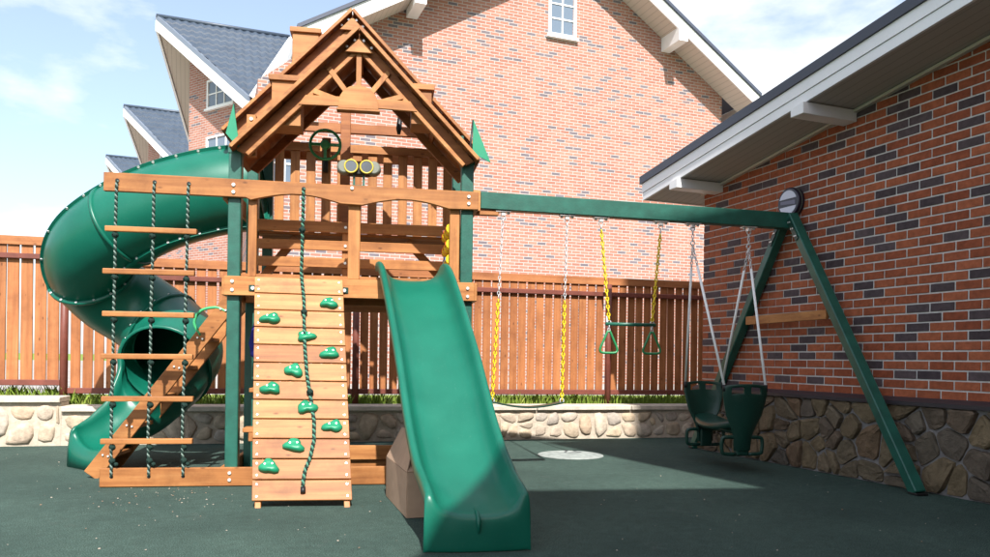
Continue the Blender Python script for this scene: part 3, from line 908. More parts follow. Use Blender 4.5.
# --- climbing wall: planks on two side rails, holds screwed on
cw = MB()
T0, T1 = Vector((1.100, -.062, 1.606)), Vector((1.758, -.062, 1.600))     # top corners
B0, B1 = Vector((1.236, -.90, .045)), Vector((1.884, -.915, .045))        # bottom corners
cn_ = (B0 - T0).cross(T1 - T0).normalized()
if cn_.y > 0: cn_ = -cn_
for a, b in ((T0, B0), (T1, B1)):
    e = (Vector((T1 - T0)).normalized()) * (.035 if a is T0 else -.035)
    f = b + (b - a).normalized() * .045
    cw.bar(a + e - cn_*.055, f + e - cn_*.055, .038, .07, cn_)
cw = cw.build('climbing_wall', WZ, tw, .003)
NP = 12
for i in range(NP):
    a, b = i / NP + .0025, (i + 1) / NP - .0025
    q = [T0.lerp(B0, a), T1.lerp(B1, a), T1.lerp(B1, b), T0.lerp(B0, b)]
    d = cn_ * -.020
    o = MB().add(q + [v + d for v in q], [(0,1,2,3), (7,6,5,4), (0,4,5,1), (1,5,6,2), (2,6,7,3), (3,7,4,0)]).build('plank', WX, cw, .003)
    for side in (.045, .955):
        for k in (.2, .8):
            c = q[0].lerp(q[1], side).lerp(q[3].lerp(q[2], side), k)
            MB().disc(c, cn_, .006, .002, 8).build('screw', BOLT, o)
wall_hit = lambda x, y, off=0.0: PLAY.hit(x, y, T0 + cn_*off, cn_)
hx = (T1 - T0).normalized(); hz = hx.cross(cn_).normalized()
if hz.z < 0: hz = -hz
for i, (px_, py_, rot) in enumerate([(329, 304, .1), (271, 319, 2.4), (306, 337, -.5), (330, 354, 2.2), (294, 371, .3), (271, 389, 2.3), (307, 408, -.35), (333, 427, 2.4), (294, 446, .2), (269, 467, .05)]):
    c = wall_hit(px_, py_); n = 20; mb = MB(); vs = []
    rad = []
    for j in range(n):
        t = 2*math.pi*j/n + rot
        # three soft lobes: two ears and a chin
        rr = .058 + .011*math.cos(3*t + math.pi/2) + .006*math.cos(2*t + 1.0) + .004*math.cos(5*t + i) + random.uniform(-.001, .001)
        rad.append(rr)
    sx, sz = random.uniform(1.05, 1.22), random.uniform(.78, .92)
    for s_, d in ((1.0, .0), (.98, .020), (.80, .036), (.42, .041)):
        vs += [c + hx*(rad[j]*s_*sx*math.cos(2*math.pi*j/n)) + hz*(rad[j]*s_*sz*math.sin(2*math.pi*j/n) - .0) + cn_*(d*(1.0 - .25*math.sin(2*math.pi*j/n))) for j in range(n)]
    vs.append(c + cn_*.034)
    fs = [(q*n+j, q*n+(j+1) % n, (q+1)*n+(j+1) % n, (q+1)*n+j) for q in range(3) for j in range(n)] + [(3*n+j, 3*n+(j+1) % n, 4*n) for j in range(n)]
    o = mb.add(vs, fs, 0, True).build('climbing_hold', HOLD, cw)
    for ux, uz in ((-.024, .010), (.024, .012), (.0, -.014)):
        MB().disc(c + hx*ux + hz*uz + cn_*.030, cn_, .0060, .0112, 8).build('screw', STEEL, o)
for xx in (1.085, 1.772):
    o = bx('bracket', tw, SWING_GREEN, xx - .03, xx + .03, -.050, -.043, 1.492, 1.540, .003)
    bolts(o, [(xx, -.050, 1.516)], .014)

# --- steering wheel
sg_ = Vector((1.555, .70, 2.845))
stw = MB().tube([sg_ + Vector((.128*math.cos(a*math.pi/16), 0, .128*math.sin(a*math.pi/16))) for a in range(32)], .0125, 8, True)
for a in (90, 210-30, 330+30):
    d = Vector((math.cos(R_(a - 0)), 0, math.sin(R_(a))))
    if a == 90: d = Vector((0, 0, -1))
    stw.bar(sg_ + d*.02, sg_ + d*.124, .026, .014, (0, 1, 0))
stw = stw.build('steering_wheel', WHEEL_GREEN, tw)
MB().tube([sg_ + Vector((0, .02, 0)), sg_ + Vector((0, -.012, 0)), sg_ + Vector((0, -.026, 0))], [.042, .042, .02], 16).build('hub', WHEEL_GREEN, stw)
MB().tube([sg_ + Vector((0, .02, 0)), sg_ + Vector((0, .09, 0))], .02, 10).build('shaft', BLACK, stw)
bx('wheel_post', tw, WZ, 1.520, 1.595, .785, .820, 2.19, 2.93)
MB().tube([(1.555, .76, 2.62), (1.555, .76, 2.74)], .022, 8).build('bracket', BLACK, tw)

# --- binoculars on the top rail
bc = Vector((1.868, .06, 2.495))
bn = MB().bar(bc + Vector((0, 0, -.06)), bc + Vector((0, .0, .02)), .09, .10).tube([bc + Vector((-.11, .03, -.01)), bc + Vector((0, .03, .0)), bc + Vector((.11, .03, -.01))], [.045, .055, .045], 14).build('binoculars', BLACK, tw, .01)
for sgn in (-1, 1):
    c = bc + Vector((sgn*.060, -.02, .0))
    MB().tube([c + Vector((sgn*.055, .02, -.004)), c + Vector((sgn*.055, -.025, -.004)), c + Vector((sgn*.055, -.045, -.004))], [.058, .056, .04], 20).build('shell', GREY_P, bn)
    MB().tube([c + Vector((0, .10, 0)), c + Vector((0, -.03, 0)), c + Vector((0, -.048, 0))], [.05, .052, .044], 20).build('barrel', BLACK, bn)
    MB().tube([c + Vector((.049*math.cos(a*math.pi/14), -.047, .049*math.sin(a*math.pi/14))) for a in range(28)], .0068, 8, True).build('yellow_ring', RING_P, bn)
    MB().disc(c + Vector((0, -.046, 0)), (0, -1, 0), .043, .004, 20).build('lens', LENS, bn)
MB().box(bc.x - .045, bc.x - .030, .03, .09, 2.335, 2.45).box(bc.x + .030, bc.x + .045, .03, .09, 2.335, 2.45).box(bc.x - .05, bc.x + .05, .0, .10, 2.333, 2.350).build('stand', GREEN_POST, bn)
# telescope-like handle above
MB().tube([(2.19, .80, 3.00), (2.19, .80, 3.05), (2.20, .80, 3.16)], [.014, .026, .022], 10).build('hand_grip', BLACK, tw)

# --- spinning game blocks on the right side
gp = MB()
for zz in (1.80, 1.925, 2.05): gp.tube([(2.612, .04, zz), (2.612, .70, zz)], .007, 6)
gp = gp.build('game_panel', STEEL, tw)
for zz in (1.80, 1.925, 2.05):
    for yy in (.14, .33, .52):
        o = MB().tube([(2.612, yy - .075, zz), (2.612, yy - .07, zz), (2.612, yy + .07, zz), (2.612, yy + .075, zz)], [.040, .046, .046, .040], 14).build('game_block', YELLOW_P, gp)
        MB().disc((2.612 - .0445, yy, zz + .004), (-1, 0, 0), .024, .004, 12).build('mark', random.choice([RED_P, RED_P, BLUE_P]), o)

# --- wave slide
st = [(.06, 1.612, .15), (-.06, 1.602, .15), (-.18, 1.562, .15), (-.35, 1.455, .15), (-.60, 1.270, .15), (-.85, 1.075, .15), (-1.08, .885, .15), (-1.28, .695, .15), (-1.46, .525, .15), (-1.64, .385, .15),
      (-1.80, .290, .15), (-1.95, .230, .145), (-2.06, .203, .135), (-2.115, .192, .12)]
def catmull(pts, n):
    out = []
    P = [Vector(p) for p in pts]; P = [P[0]*2 - P[1]] + P + [P[-1]*2 - P[-2]]
    for i in range(1, len(P) - 2):
        a, b, c, d = P[i-1:i+3]
        for k in range(n):
            t = k / n
            out.append(.5*((2*b) + (c-a)*t + (2*a-5*b+4*c-d)*t*t + (3*b-a-3*c+d)*t*t*t))
    out.append(P[-2]); return out
pts = catmull(st, 3)
def section(hw, rim):
    h = [(-hw - .030, rim - .085), (-hw - .034, rim - .030), (-hw - .026, rim - .006), (-hw - .008, rim), (-hw + .012, rim - .010), (-hw + .026, rim*.66), (-hw + .050, rim*.34), (-hw + .088, rim*.13), (-hw + .14, .008), (-hw*.35, .0)]
    return h + [(-u, v) for u, v in h[::-1]]
ns = len(section(.25, .15)); vs = []; rows = 0
for p in pts:
    y, z, rim = p
    t = -y / 2.1; cxs = 2.292 + .275 * t
    hw = .250 - (.006 if y < -1.9 else 0)
    sag = .0
    for u, v in section(hw, rim):
        vs.append((cxs + u, y, z + v)); 
    rows += 1
# rounded front lip falling to the ground
y, z, rim = pts[-1]; cxs = 2.292 + .275 * (-y/2.1)
for dy, k in ((-.022, .97), (-.038, .86), (-.045, .6), (-.050, .10), (-.050, 0.012)):
    for u, v in section(.244, rim): vs.append((cxs + u*(1 + .02*(1-k)), y + dy - .02*math.cos(u*5.5)*(1 if k > .5 else .8), (z + v)*k))
    rows += 1
fs = [(r*ns+c, r*ns+c+1, (r+1)*ns+c+1, (r+1)*ns+c) for r in range(rows-1) for c in range(ns-1)]
wsl = MB().add(vs, fs, 0, True).build('wave_slide', SLIDE, tw)
so = wsl.modifiers.new('thickness', 'SOLIDIFY'); so.thickness = .010; so.offset = -1
ss = wsl.modifiers.new('smooth', 'SUBSURF'); ss.levels = 1; ss.render_levels = 1
MB().tube([(cxs - .005, -2.02, z + .012), (cxs, -2.13, z + .002), (cxs + .002, -2.185, z - .02), (cxs + .003, -2.192, z - .09)], [.004, .011, .013, .004], 8).build('drain_ridge', SLIDE, wsl)

# --- tube slide: two half shells bolted along their flanges
tp = [(.93, 1.28, 2.56), (.55, 1.27, 2.50), (.10, 1.28, 2.36), (-.29, 1.37, 2.18), (-.61, 1.56, 1.99), (-.73, 1.80, 1.80), (-.61, 2.02, 1.60), (-.35, 2.12, 1.42), (-.08, 2.04, 1.22), (.09, 1.80, 1.04), (.05, 1.50, .88)]
C = catmull(tp, 8); RT = .385
cum = [0]
for i in range(1, len(C)): cum.append(cum[-1] + (C[i]-C[i-1]).length)
RV = [RT + (.035*max(0, (i - 44)/(len(C) - 45))) for i in range(len(C))]      # the last bend is a little wider
tb = MB().tube(C, RV, 36, caps=False).build('tube_slide', SLIDE, tw)
so = tb.modifiers.new('thickness', 'SOLIDIFY'); so.thickness = .012; so.offset = -1
ia, ib = 2*8 - 4, 8*8
for sgn in (1, -1):
    mb = MB(); vs = []; bl = []
    CE = C[:42] if sgn == 1 else C[:30]
    for i, c in enumerate(CE):
        t = (C[min(i+1, len(C)-1)] - C[max(i-1, 0)]).normalized()
        f = min(1, max(0, (i - ia)/(ib - ia))); f = f*f*(3 - 2*f); ph = f*math.pi
        nn = Vector((-math.sin(ph), 0, math.cos(ph))); nn = (nn - t*nn.dot(t)).normalized()*sgn; fv = Vector((0, -1, 0)); fv = fv - t*fv.dot(t); fv = fv - nn*fv.dot(nn); nn = (nn + fv*.42).normalized()
        bn_ = t.cross(nn)
        for a, r in ((-.016, RT - .004), (-.016, RT + .026), (.016, RT + .026), (.016, RT - .004)): vs.append(c + nn*r + bn_*a)
        bl.append((c + nn*(RT + .013), bn_))
    n = len(CE)
    fs = [(i*4+q, i*4+q+1, (i+1)*4+q+1, (i+1)*4+q) for i in range(n-1) for q in range(3)]
    fl = mb.add(vs, fs).build('flange', SLIDE, tb)
    nxt = .08
    for i in range(n):
        if cum[i] >= nxt:
            nxt += .165; p, b = bl[i]
            d = b if b.y < 0 else -b
            MB().disc(p + d*.015, d, .012, .008, 8).build('bolt', BOLT, fl)
for i in (0, 24, 41, 62, len(C) - 1):
    t = (C[min(i+1, len(C)-1)] - C[max(i-1, 0)]).normalized()
    fw = .034 if i == 41 else .018
    jr = MB().tube([C[i] - t*.016, C[i] - t*.015, C[i] + t*.015, C[i] + t*.016], [RV[i] - .004, RV[i] + fw, RV[i] + fw, RV[i] - .004], 40, caps=False).build('joint_ring', SLIDE, tb)
    if i in (41, 62):
        u = t.cross(Vector((0, 0, 1))).normalized(); w = u.cross(t)
        for k in range(16):
            p = C[i] + (u*math.cos(k*math.pi/8) + w*math.sin(k*math.pi/8))*(RV[i] + fw*.6) - t*.016
            MB().disc(p, -t, .012, .008, 8).build('bolt', BOLT, jr)
# open run-out chute
cp = catmull([(.06, 1.56, .87), (.03, 1.38, .71), (-.07, 1.18, .53), (-.20, 1.03, .41), (-.31, .92, .345), (-.36, .87, .335)], 5)
vs = []; n = len(cp); prof = []
for i, c in enumerate(cp):
    t = (cp[min(i+1, n-1)] - cp[max(i-1, 0)]); th_ = Vector((t.x, t.y, 0)).normalized(); sd = Vector((-th_.y, th_.x, 0))
    f = i/(n-1)
    R1 = .405 - .08*f
    wl_, wr_ = .26*(1-f)**1.5 + .02, .34*(1-f) + .02      # side walls run out towards the end
    pr = []
    pr.append((-R1 - .05, wl_ - .03)); pr.append((-R1 - .03, wl_)); pr.append((-R1, wl_))
    for k in range(0, 11):
        a = math.pi + math.pi*k/10
        pr.append((R1*math.cos(a), R1*.85*math.sin(a)*(1 - .42*f)))
    pr.append((R1, wr_)); pr.append((R1 + .03, wr_)); pr.append((R1 + .05, wr_ - .03))
    for u, v in pr: vs.append(c + sd*u + Vector((0, 0, v)))
m = len(pr)
t = (cp[-1] - cp[-2]).normalized(); t.z = 0
for k, e in ((.9, .03), (.5, .045), (0, .05)):
    for q in range(m):
        v = vs[(n-1)*m + q]; vs.append(Vector((v.x + t.x*e, v.y + t.y*e, max(.004, v.z*k))))
rr_ = n + 3
fs = [(r*m+c, r*m+c+1, (r+1)*m+c+1, (r+1)*m+c) for r in range(rr_-1) for c in range(m-1)]
ch = MB().add(vs, fs, 0, True).build('chute', SLIDE, tb)
so = ch.modifiers.new('thickness', 'SOLIDIFY'); so.thickness = .010; so.offset = 1

# --- step ladder on the left side
ld = MB()
a0, a1 = Vector((-.245, .44, .0)), Vector((.875, .44, 1.50))
ladder = None
for yy in (.44, .90):
    o = MB().bar(a0 + Vector((.02, yy-.44, .02)), a1 + Vector((0, yy-.44, 0)), .036, .125, (-.8, 0, .6)).build('ladder_rail' if ladder else 'step_ladder', WX, tw, .004)
    if ladder: o.parent = ladder
    else: ladder = o
for k in range(6):
    p = a0.lerp(a1, (k + .75)/6.3)
    o = bx('tread', ladder, WY, p.x - .06, p.x + .06, .465, .875, p.z - .018, p.z + .016)
    bolts(o, [(p.x - .02, .420, p.z + .01), (p.x + .02, .420, p.z)], .008)
for yy in (.43, .91):
    MB().tube(catmull([(.60, yy, 1.16), (.55, yy, 1.26), (.60, yy, 1.36), (.72, yy, 1.39), (.80, yy, 1.36)], 5), .012, 8).build('grab_handle', WHEEL_GREEN, ladder)

# ------------------------------------------------------------------ ropes: two strands twisted
R_LIGHT = plain('rope_green_strand', (.075, .20, .14), .85, .2)
R_PALE = plain('rope_grey_strand', (.16, .22, .19), .85, .2)
R_DARK = plain('rope_dark_strand', (.012, .030, .024), .85, .2)
def rope(path, r=.0112, pitch=.042):
    mb = MB(); P = [Vector(p) for p in path]
    cum = [0]
    for i in range(1, len(P)): cum.append(cum[-1] + (P[i]-P[i-1]).length)
    L = cum[-1]; n = int(L / pitch * 8); j = 0
    sp = []
    for i in range(n + 1):
        s_ = L*i/n
        while j < len(P) - 2 and cum[j+1] < s_: j += 1
        f = (s_ - cum[j])/max(1e-6, cum[j+1]-cum[j]); sp.append((P[j].lerp(P[j+1], f), (P[j+1]-P[j]).normalized(), s_))
    for q in range(2):
        pp = []
        for c, t, s_ in sp:
            a = Vector((0, 1, 0)); u = t.cross(a).normalized(); w = u.cross(t)
            ph = 2*math.pi*s_/pitch + q*math.pi
            pp.append(c + (u*math.cos(ph) + w*math.sin(ph))*r*.5)
        mb.tube(pp, r*.62, 5, mi=q)
    return mb
def knot(parent, c, r=.024):
    mb = MB()
    for q in range(3):
        ax = [Vector((1, 0, .3)), Vector((.2, 1, 0)), Vector((.4, .3, 1))][q].normalized(); u = ax.orthogonal().normalized(); w = ax.cross(u)
        mb.tube([Vector(c) + (u*math.cos(a*math.pi/6) + w*math.sin(a*math.pi/6))*r*.62 for a in range(12)], r*.46, 6, True, mi=q % 2)
    mb.build('knot', [R_DARK, R_DARK], parent)
rl = thing('rope_ladder', PLAY, 'rope ladder of three green ropes with wooden rungs beside the tower', 'rope ladder')
rungs = [1.930 - .3165*k for k in range(6)]
for i, xr in enumerate((.098, .362, .607)):
    top = [(xr, -.046, 2.29), (xr - .002, -.052, 2.24)]
    r0 = rope(top + [(xr - .004 - .003*k + random.uniform(-.003, .003), -.046, z) for k, z in enumerate(rungs)] + [(xr - .012, -.046, .16), (xr - .012, -.050, .085)]).build('rope', [R_PALE, R_DARK], rl)
    MB().disc((xr, -.0405, 2.292), (0, -1, 0), .015, .003, 12).build('eyelet', BLACK, r0)
    MB().disc((xr - .012, -.0425, .083), (0, -1, 0), .013, .003, 12).build('eyelet', BLACK, r0)
    for z in rungs: knot(r0, (xr - .008, -.046, z - .045))
    knot(r0, (xr - .008, -.046, .20)); knot(r0, (xr + .022, -.05, .175), .016)
for k, z in enumerate(rungs):
    dx = random.uniform(-.012, .006)
    o = MB().box(.017 + dx, .668 + dx, -.068, -.024, z - .020, z + .020).build('rung', WX, rl, .007, 2)
    o.rotation_euler = (0, random.uniform(-.006, .006), 0)

cr_ = thing('climbing_rope', PLAY, 'knotted green climbing rope hanging over the climbing wall', 'rope')
pp = [Vector((1.452, -.05, 2.292)), Vector((1.452, -.062, 2.10)), Vector((1.45, -.068, 1.85)), Vector((1.448, -.085, 1.63))]
for x, y in ((304, 300), (304, 320), (305, 350), (307, 375), (311, 400), (314, 420), (314, 440), (310, 458), (305, 470), (303, 482), (303, 491)):
    pp.append(wall_hit(x, y, .03 if y < 330 else .018))
r0 = rope(pp, .0135).build('rope', [R_LIGHT, R_DARK], cr_)
for x, y in ((304, 312), (310, 392)): knot(r0, wall_hit(x, y, .03), .024)
knot(r0, (1.449, -.068, 1.97), .024)
MB().tube([wall_hit(303, 487, .018), wall_hit(303, 493, .018)], .017, 8).build('end_whipping', BLACK, cr_)
MB().disc((1.452, -.0405, 2.292), (0, -1, 0), .016, .003, 12).build('eyelet', BLACK, cr_)

# ------------------------------------------------------------------ swing frame
sf = thing('swing_frame', PLAY, 'green wooden swing beam on an angled A-frame by the brick wall', 'swing frame')
BY = .80
zbm = lambda x: 2.357 - (x - 2.976) * .0205
MB().prism([(2.93, zbm(2.93)), (5.985, zbm(5.985)), (5.985, zbm(5.985) + .153), (2.93, zbm(2.93) + .155)], XZ, BY - .05, BY + .05).build('beam', GREEN_POST, sf, .006)
o = bx('bracket_block', sf, WX, 2.82, 2.928, BY - .07, BY + .07, 2.33, 2.52, .005)
bolts(o, [(2.89, BY - .07, 2.44)], .014)
bx('bracket_block', sf, WX, 2.82, 3.10, BY - .03, BY + .03, 2.305, 2.349, .004)
AX = Vector((5.90, BY, 2.40))
FF, BF = Vector((6.158, -.768, .0)), Vector((5.66, 2.30, .0))
for ft, yy in ((FF, -.05), (BF, .05)):
    tp_ = AX + Vector((.045, yy*1.0, .02))
    d = (ft - tp_).normalized()
    o = MB().bar(tp_, ft + d*.0 + Vector((0, 0, .012)), .092, .092, (1, 0, .1)).build('leg', GREEN_POST, sf, .007)
    bx('foot', o, BLACK, ft.x - .05, ft.x + .05, ft.y - .05, ft.y + .05, .002, .02, .003)
    mid = tp_ + d*.16
    pl_ = MB().bar(tp_ + d*.05 + Vector((-.052, 0, 0)), tp_ + d*.30 + Vector((-.052, 0, 0)), .05, .006, (1, 0, 0)).build('strap', SWING_GREEN, o)
    for k in (.09, .17, .26):
        for q in (-.014, .014): MB().disc(tp_ + d*k + Vector((-.056, q, 0)), (-1, 0, 0), .008, .006, 8).build('bolt', BOLT, o)
cf, cbk = AX.lerp(FF, .40), AX.lerp(BF, .395)
MB().bar(cf + Vector((-.0, .05, 0)), cbk + Vector((-.0, -.05, -.02)), .034, .085).build('cross_brace', WY, sf, .004)
HX = [WALL and PLAY.on_y(px_, 216, BY).x for px_ in (503, 567, 601, 661, 693, 749)]
for x in HX:
    z = zbm(x)
    o = MB().box(x - .072, x + .072, BY - .035, BY + .035, z - .013, z - .001).box(x - .018, x + .018, BY - .024, BY + .024, z - .045, z - .013).build('hanger', BOLT, sf, .002)
    for q in (-.038, .038): MB().disc((x + q*1.3, BY - .0, z - .013), (0, 0, -1), .014, .016, 8).build('bolt', BOLT, o)
    MB().tube([(x + .02*math.cos(a*math.pi/6), BY, z - .052 + .024*math.sin(a*math.pi/6)) for a in range(12)], .005, 6, True).build('ring', STEEL, o)
def chain(p, q, link=.046, r=.0047, w=.011, seg=5):
    p, q = Vector(p), Vector(q); L = (q-p).length; n = max(1, round(L/(link*.74))); d = (q-p)/n; t = d.normalized()
    u = t.cross(Vector((0, 1, 0))).normalized(); v = u.cross(t); mb = MB()
    for i in range(n):
        c = p + d*(i + .5); s_ = u if i % 2 else v
        mb.tube([c + t*(link/2 - r)*math.cos(a*math.pi/5)*1.0 + s_*w*math.sin(a*math.pi/5) for a in range(10)], r, seg, True)
    return mb
def hang(parent, x, end, ysplit):
    """steel chain from the beam, then the yellow coated part the hand holds"""
    top = Vector((x, BY, zbm(x) - .075)); end = Vector(end)
    m_ = top.lerp(end, (top.z - ysplit)/(top.z - end.z))
    chain(top, m_).build('chain', STEEL, parent)
    chain(m_, end, .05, .0072, .0125).build('coated_chain', YELLOW, parent)
bs = thing('belt_swing', PLAY, 'dark green belt swing seat on steel and yellow coated chains', 'swing')
bl0, bl1 = (3.07, BY, .625), (3.72, BY, .622)
hang(bs, HX[0], bl0, 1.55); hang(bs, HX[1], bl1, 1.55)
bp = [(3.07 + .65*i/14, .615 - .045*math.sin(math.pi*i/14)) for i in range(15)]
MB().prism(bp + [(a, b - .014) for a, b in bp[::-1]], XZ, BY - .075, BY + .075).build('seat', SWING_GREEN, bs)
for e in (bl0, bl1): MB().tube([(e[0] + .018*math.cos(a*math.pi/6), BY, .622 + .022*math.sin(a*math.pi/6)) for a in range(12)], .006, 6, True).build('shackle', STEEL, bs)

tz = thing('trapeze_bar', PLAY, 'green trapeze bar with two triangular hand rings on yellow chains', 'trapeze')
e0, e1 = PLAY.on_y(609, 324, BY), PLAY.on_y(652, 325, BY)
hang(tz, HX[2], e0 + Vector((0, 0, .03)), 2.22); hang(tz, HX[3], e1 + Vector((0, 0, .03)), 2.20)
MB().tube([e0 + Vector((-.035, 0, 0)), e1 + Vector((.035, 0, 0))], .0165, 12).build('bar', BAR_GREEN, tz)
for e in (e0, e1):
    MB().tube([e + Vector((.018*math.cos(a*math.pi/6), 0, .012 + .02*math.sin(a*math.pi/6))) for a in range(12)], .006, 6, True).build('shackle', STEEL, tz)
    chain(e + Vector((0, 0, -.01)), e + Vector((0, 0, -.07))).build('chain', STEEL, tz)
    c = e + Vector((0, 0, -.065))
    tri = catmull([(-.012, -.005, 0), (-.05, -.09, 0), (-.082, -.165, 0), (-.07, -.20, 0), (0, -.205, 0), (.07, -.20, 0), (.082, -.165, 0), (.05, -.09, 0), (.012, -.005, 0)], 3)
    MB().tube([c + Vector((p.x, 0, p.y)) for p in tri], .0115, 8, True).build('hand_ring', RING_GREEN, tz)

# ------------------------------------------------------------------ two-seat glider
gl = thing('glider_swing', PLAY, 'dark green two-seat glider swing on white ropes near the stone plinth', 'swing')
gcx = 5.30
def seat(y, face):
    """shield-shaped back with a slotted grip, foot loops below; face = +1 looks into depth"""
    back = []
    W = [(.200, .790), (.206, .762), (.208, .705), (.19, .62), (.165, .52), (.115, .42), (.085, .34), (.075, .20)]
    nb_ = 12; vs = []
    for w, z in W:
        for i in range(nb_ + 1):
            t = -1 + 2*i/nb_
            vs.append((gcx + w*t, y - face*(.05*(1 - t*t)*(1 if z > .4 else .6)) + face*(.775 - z)*.10, z + (.018*(1 - t*t) if z > .7 else 0)))
    fs = []
    for r in range(len(W) - 1):
        for i in range(nb_):
            if r == 1 and i in (2, 3, 4, 7, 8, 9): continue
            fs.append((r*(nb_+1)+i, r*(nb_+1)+i+1, (r+1)*(nb_+1)+i+1, (r+1)*(nb_+1)+i))
    o = MB().add(vs, fs, 0, True).build('seat_back', SWING_GREEN, gl)
    so = o.modifiers.new('thickness', 'SOLIDIFY'); so.thickness = .028; so.offset = 0
    bvl = o.modifiers.new('round', 'BEVEL'); bvl.width = .008; bvl.segments = 2
    for sgn in (-1, 1):
        yy = y + face*.055
        lp = [(.055, .32), (.13, .325), (.185, .315), (.195, .27), (.19, .20), (.17, .175), (.06, .17)]
        MB().tube(catmull([(gcx + sgn*u, yy - face*.01, z) for u, z in lp], 3), .017, 8).build('foot_rest', SWING_GREEN, o)
    bx('stem', o, SWING_GREEN, gcx - .06, gcx + .06, y + face*.055 - .03, y + face*.055 + .03, .155, .33, .012)
    for sgn in (-1, 1):
        MB().tube([(gcx + sgn*.197, y, .74), (gcx + sgn*.197, y, .80)], .018, 8).build('rope_socket', BLACK, o)
    return o
seat(.36, 1); seat(1.24, -1)
vs = []; NS = 16
for i in range(NS + 1):
    f = i/NS; y = .40 + .80*f
    hgt = .415 + .05*(2*f - 1)**2; w = .10 + .075*math.sin(math.pi*min(1, max(0, f)))**.7*(1 if True else 0)
    for u, v in ((-w, -.045), (-w*1.02, .0), (-w*.7, .018), (0, .022), (w*.7, .018), (w*1.02, 0), (w, -.045)):
        vs.append((gcx + u, y, hgt + v))
fs = [(r*7+c, r*7+c+1, (r+1)*7+c+1, (r+1)*7+c) for r in range(NS) for c in range(6)] + [(r*7+6, r*7, (r+1)*7, (r+1)*7+6) for r in range(NS)]
MB().add(vs, fs, 0, True).build('saddle', SWING_GREEN, gl)
MB().tube([(gcx, .42, .36), (gcx, 1.18, .36)], .022, 8).build('spine', SWING_GREEN, gl)
for hx_, sgn in ((HX[4], -1), (HX[5], 1)):
    top = Vector((hx_, BY, zbm(hx_) - .075)); mid = top + Vector((0, 0, -.10))
    chain(top, mid).build('chain', STEEL, gl)
    MB().tube([mid + Vector((.02*math.cos(a*math.pi/6), 0, .02*math.sin(a*math.pi/6) - .015)) for a in range(12)], .006, 6, True).build('shackle', STEEL, gl)
    for y in (.36, 1.24):
        q = Vector((gcx + sgn*.197, y, .79)); j = mid + Vector((0, 0, -.03)); kx = j.lerp(q, .16)
        chain(j, kx).build('chain', STEEL, gl)
        MB().tube([kx, q], .0125, 8).build('rope', WHITE_ROPE, gl)

# ------------------------------------------------------------------ small things
cbx = thing('cardboard_box', PLAY, 'open brown cardboard box standing under the left edge of the slide', 'box')
A_, B_ = Vector((2.115, -.53, 0)), Vector((2.235, -1.31, 0))
ex = Vector((.24, .033, 0))
def quad(name, pts, t=.006):
    n = (Vector(pts[1]) - Vector(pts[0])).cross(Vector(pts[2]) - Vector(pts[0])).normalized()*t
    P4 = [Vector(p) for p in pts]
    return MB().add(P4 + [p + n for p in P4], [(0,1,2,3), (7,6,5,4), (0,4,5,1), (1,5,6,2), (2,6,7,3), (3,7,4,0)]).build(name, CARD, cbx)
up = lambda v, z: Vector((v.x, v.y, z))
quad('side', [up(A_, .004), up(B_, .004), up(B_, .285), up(A_, .285)])
quad('side', [up(A_ + ex, .004), up(B_ + ex, .004), up(B_ + ex, .27), up(A_ + ex, .285)])
quad('end', [up(B_, .004), up(B_ + ex, .004), up(B_ + ex, .285), up(B_, .285)])
quad('end', [up(A_, .004), up(A_ + ex, .004), up(A_ + ex, .285), up(A_, .285)])
quad('flap', [up(A_, .287), up(B_, .287), B_.lerp(A_, .30) + Vector((.10, 0, .52)), A_.lerp(B_, .05) + Vector((.10, 0, .50))])
quad('flap', [up(B_, .287), up(B_ + ex, .287), up(B_ + ex*.9, .33) + Vector((0, .12, 0)), up(B_ + ex*.1, .33) + Vector((0, .12, 0))])

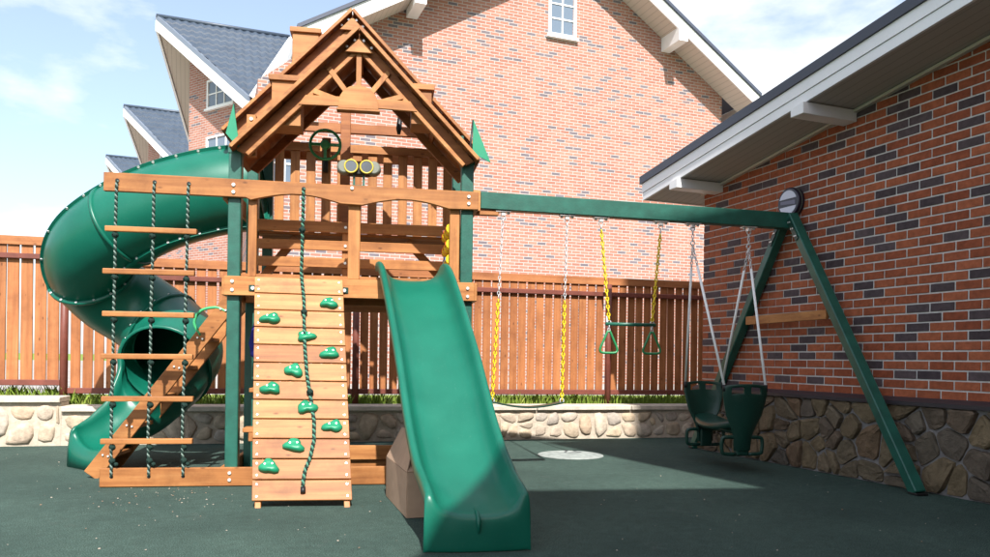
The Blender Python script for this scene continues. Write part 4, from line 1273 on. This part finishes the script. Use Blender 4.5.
pt = thing('picnic_table', PLAY, 'small wooden picnic table in the shade under the tower deck', 'table', at=(1.0, .30, 0))
for k in range(3): bx('table_board', pt, WX, .0, .72, .06 + k*.145, .195 + k*.145, .70, .735)
for k, yy in enumerate((-.22, .56)): bx('seat_board', pt, WX, .0, .72, yy, yy + .16, .40, .435)
for xx in (.10, .60):
    MB().bar((xx, .20, .70), (xx, -.10, .0), .036, .07, (1, 0, 0)).build('leg', WZ, pt)
    MB().bar((xx, .36, .70), (xx, .66, .0), .036, .07, (1, 0, 0)).build('leg', WZ, pt)
    bx('seat_bearer', pt, WY, xx - .055, xx - .02, -.22, .72, .33, .398)
    bx('top_bearer', pt, WY, xx - .055, xx - .02, .06, .50, .64, .698)
bg_ = thing('cloth_bag', PLAY, 'dark blue cloth bag hanging under the tower deck behind the climbing wall', 'bag', at=(1.075, .42, 0))
bgm = MB(); vs = []
for i, (z, r) in enumerate(((1.36, .02), (1.32, .045), (1.22, .07), (1.10, .085), (1.00, .07), (.96, .02))):
    vs += [(r*(1 + .18*math.sin(3*a + i))*math.cos(a), r*.7*math.sin(a), z) for a in [k*math.pi/6 for k in range(12)]]
bgm.add(vs, [(r*12+c, r*12+(c+1) % 12, (r+1)*12+(c+1) % 12, (r+1)*12+c) for r in range(5) for c in range(12)] + [tuple(range(12))[::-1], tuple(range(60, 72))], 0, True).build('sack', BLUE_BAG, bg_)
MB().tube([(0, 0, 1.35), (.01, 0, 1.46)], .006, 6).build('string', BLUE_BAG, bg_)

# pale crumbs and dry leaf bits lying on the rubber ground
mb = MB()
def crumb(x, y, s_):
    a = random.uniform(0, 6.28); n = random.choice((4, 5, 6))
    q = [(x + s_*random.uniform(.6, 1)*math.cos(a + 6.28*k/n), y + s_*random.uniform(.5, 1)*math.sin(a + 6.28*k/n), .003) for k in range(n)]
    t_ = [(p[0]*.9 + x*.1, p[1]*.9 + y*.1, .003 + s_*random.uniform(.3, .7)) for p in q]
    mb.add(q + t_, [tuple(range(n, 2*n))] + [(k, (k+1) % n, n + (k+1) % n, n + k) for k in range(n)], random.choice((0, 0, 1)))
for i in range(70):
    p = on_ground(random.gauss(165, 55), random.gauss(495, 9)); crumb(p.x, p.y, random.uniform(.003, .0075))
for i in range(60):
    p = on_ground(random.uniform(0, 990), random.uniform(455, 556)); crumb(p.x, p.y, random.uniform(.003, .008))
for i in range(120):
    p = Vector((random.uniform(-6, 6), random.uniform(1.5, 8), 0)); crumb(p.x, p.y, random.uniform(.002, .006))
tag(mb.build('ground_litter', [plain('pale_crumb', (.36, .32, .26), .9), plain('tan_crumb', (.26, .18, .12), .9)], None, weld=False), 'pale crumbs scattered on the green rubber ground', 'litter', kind='stuff')
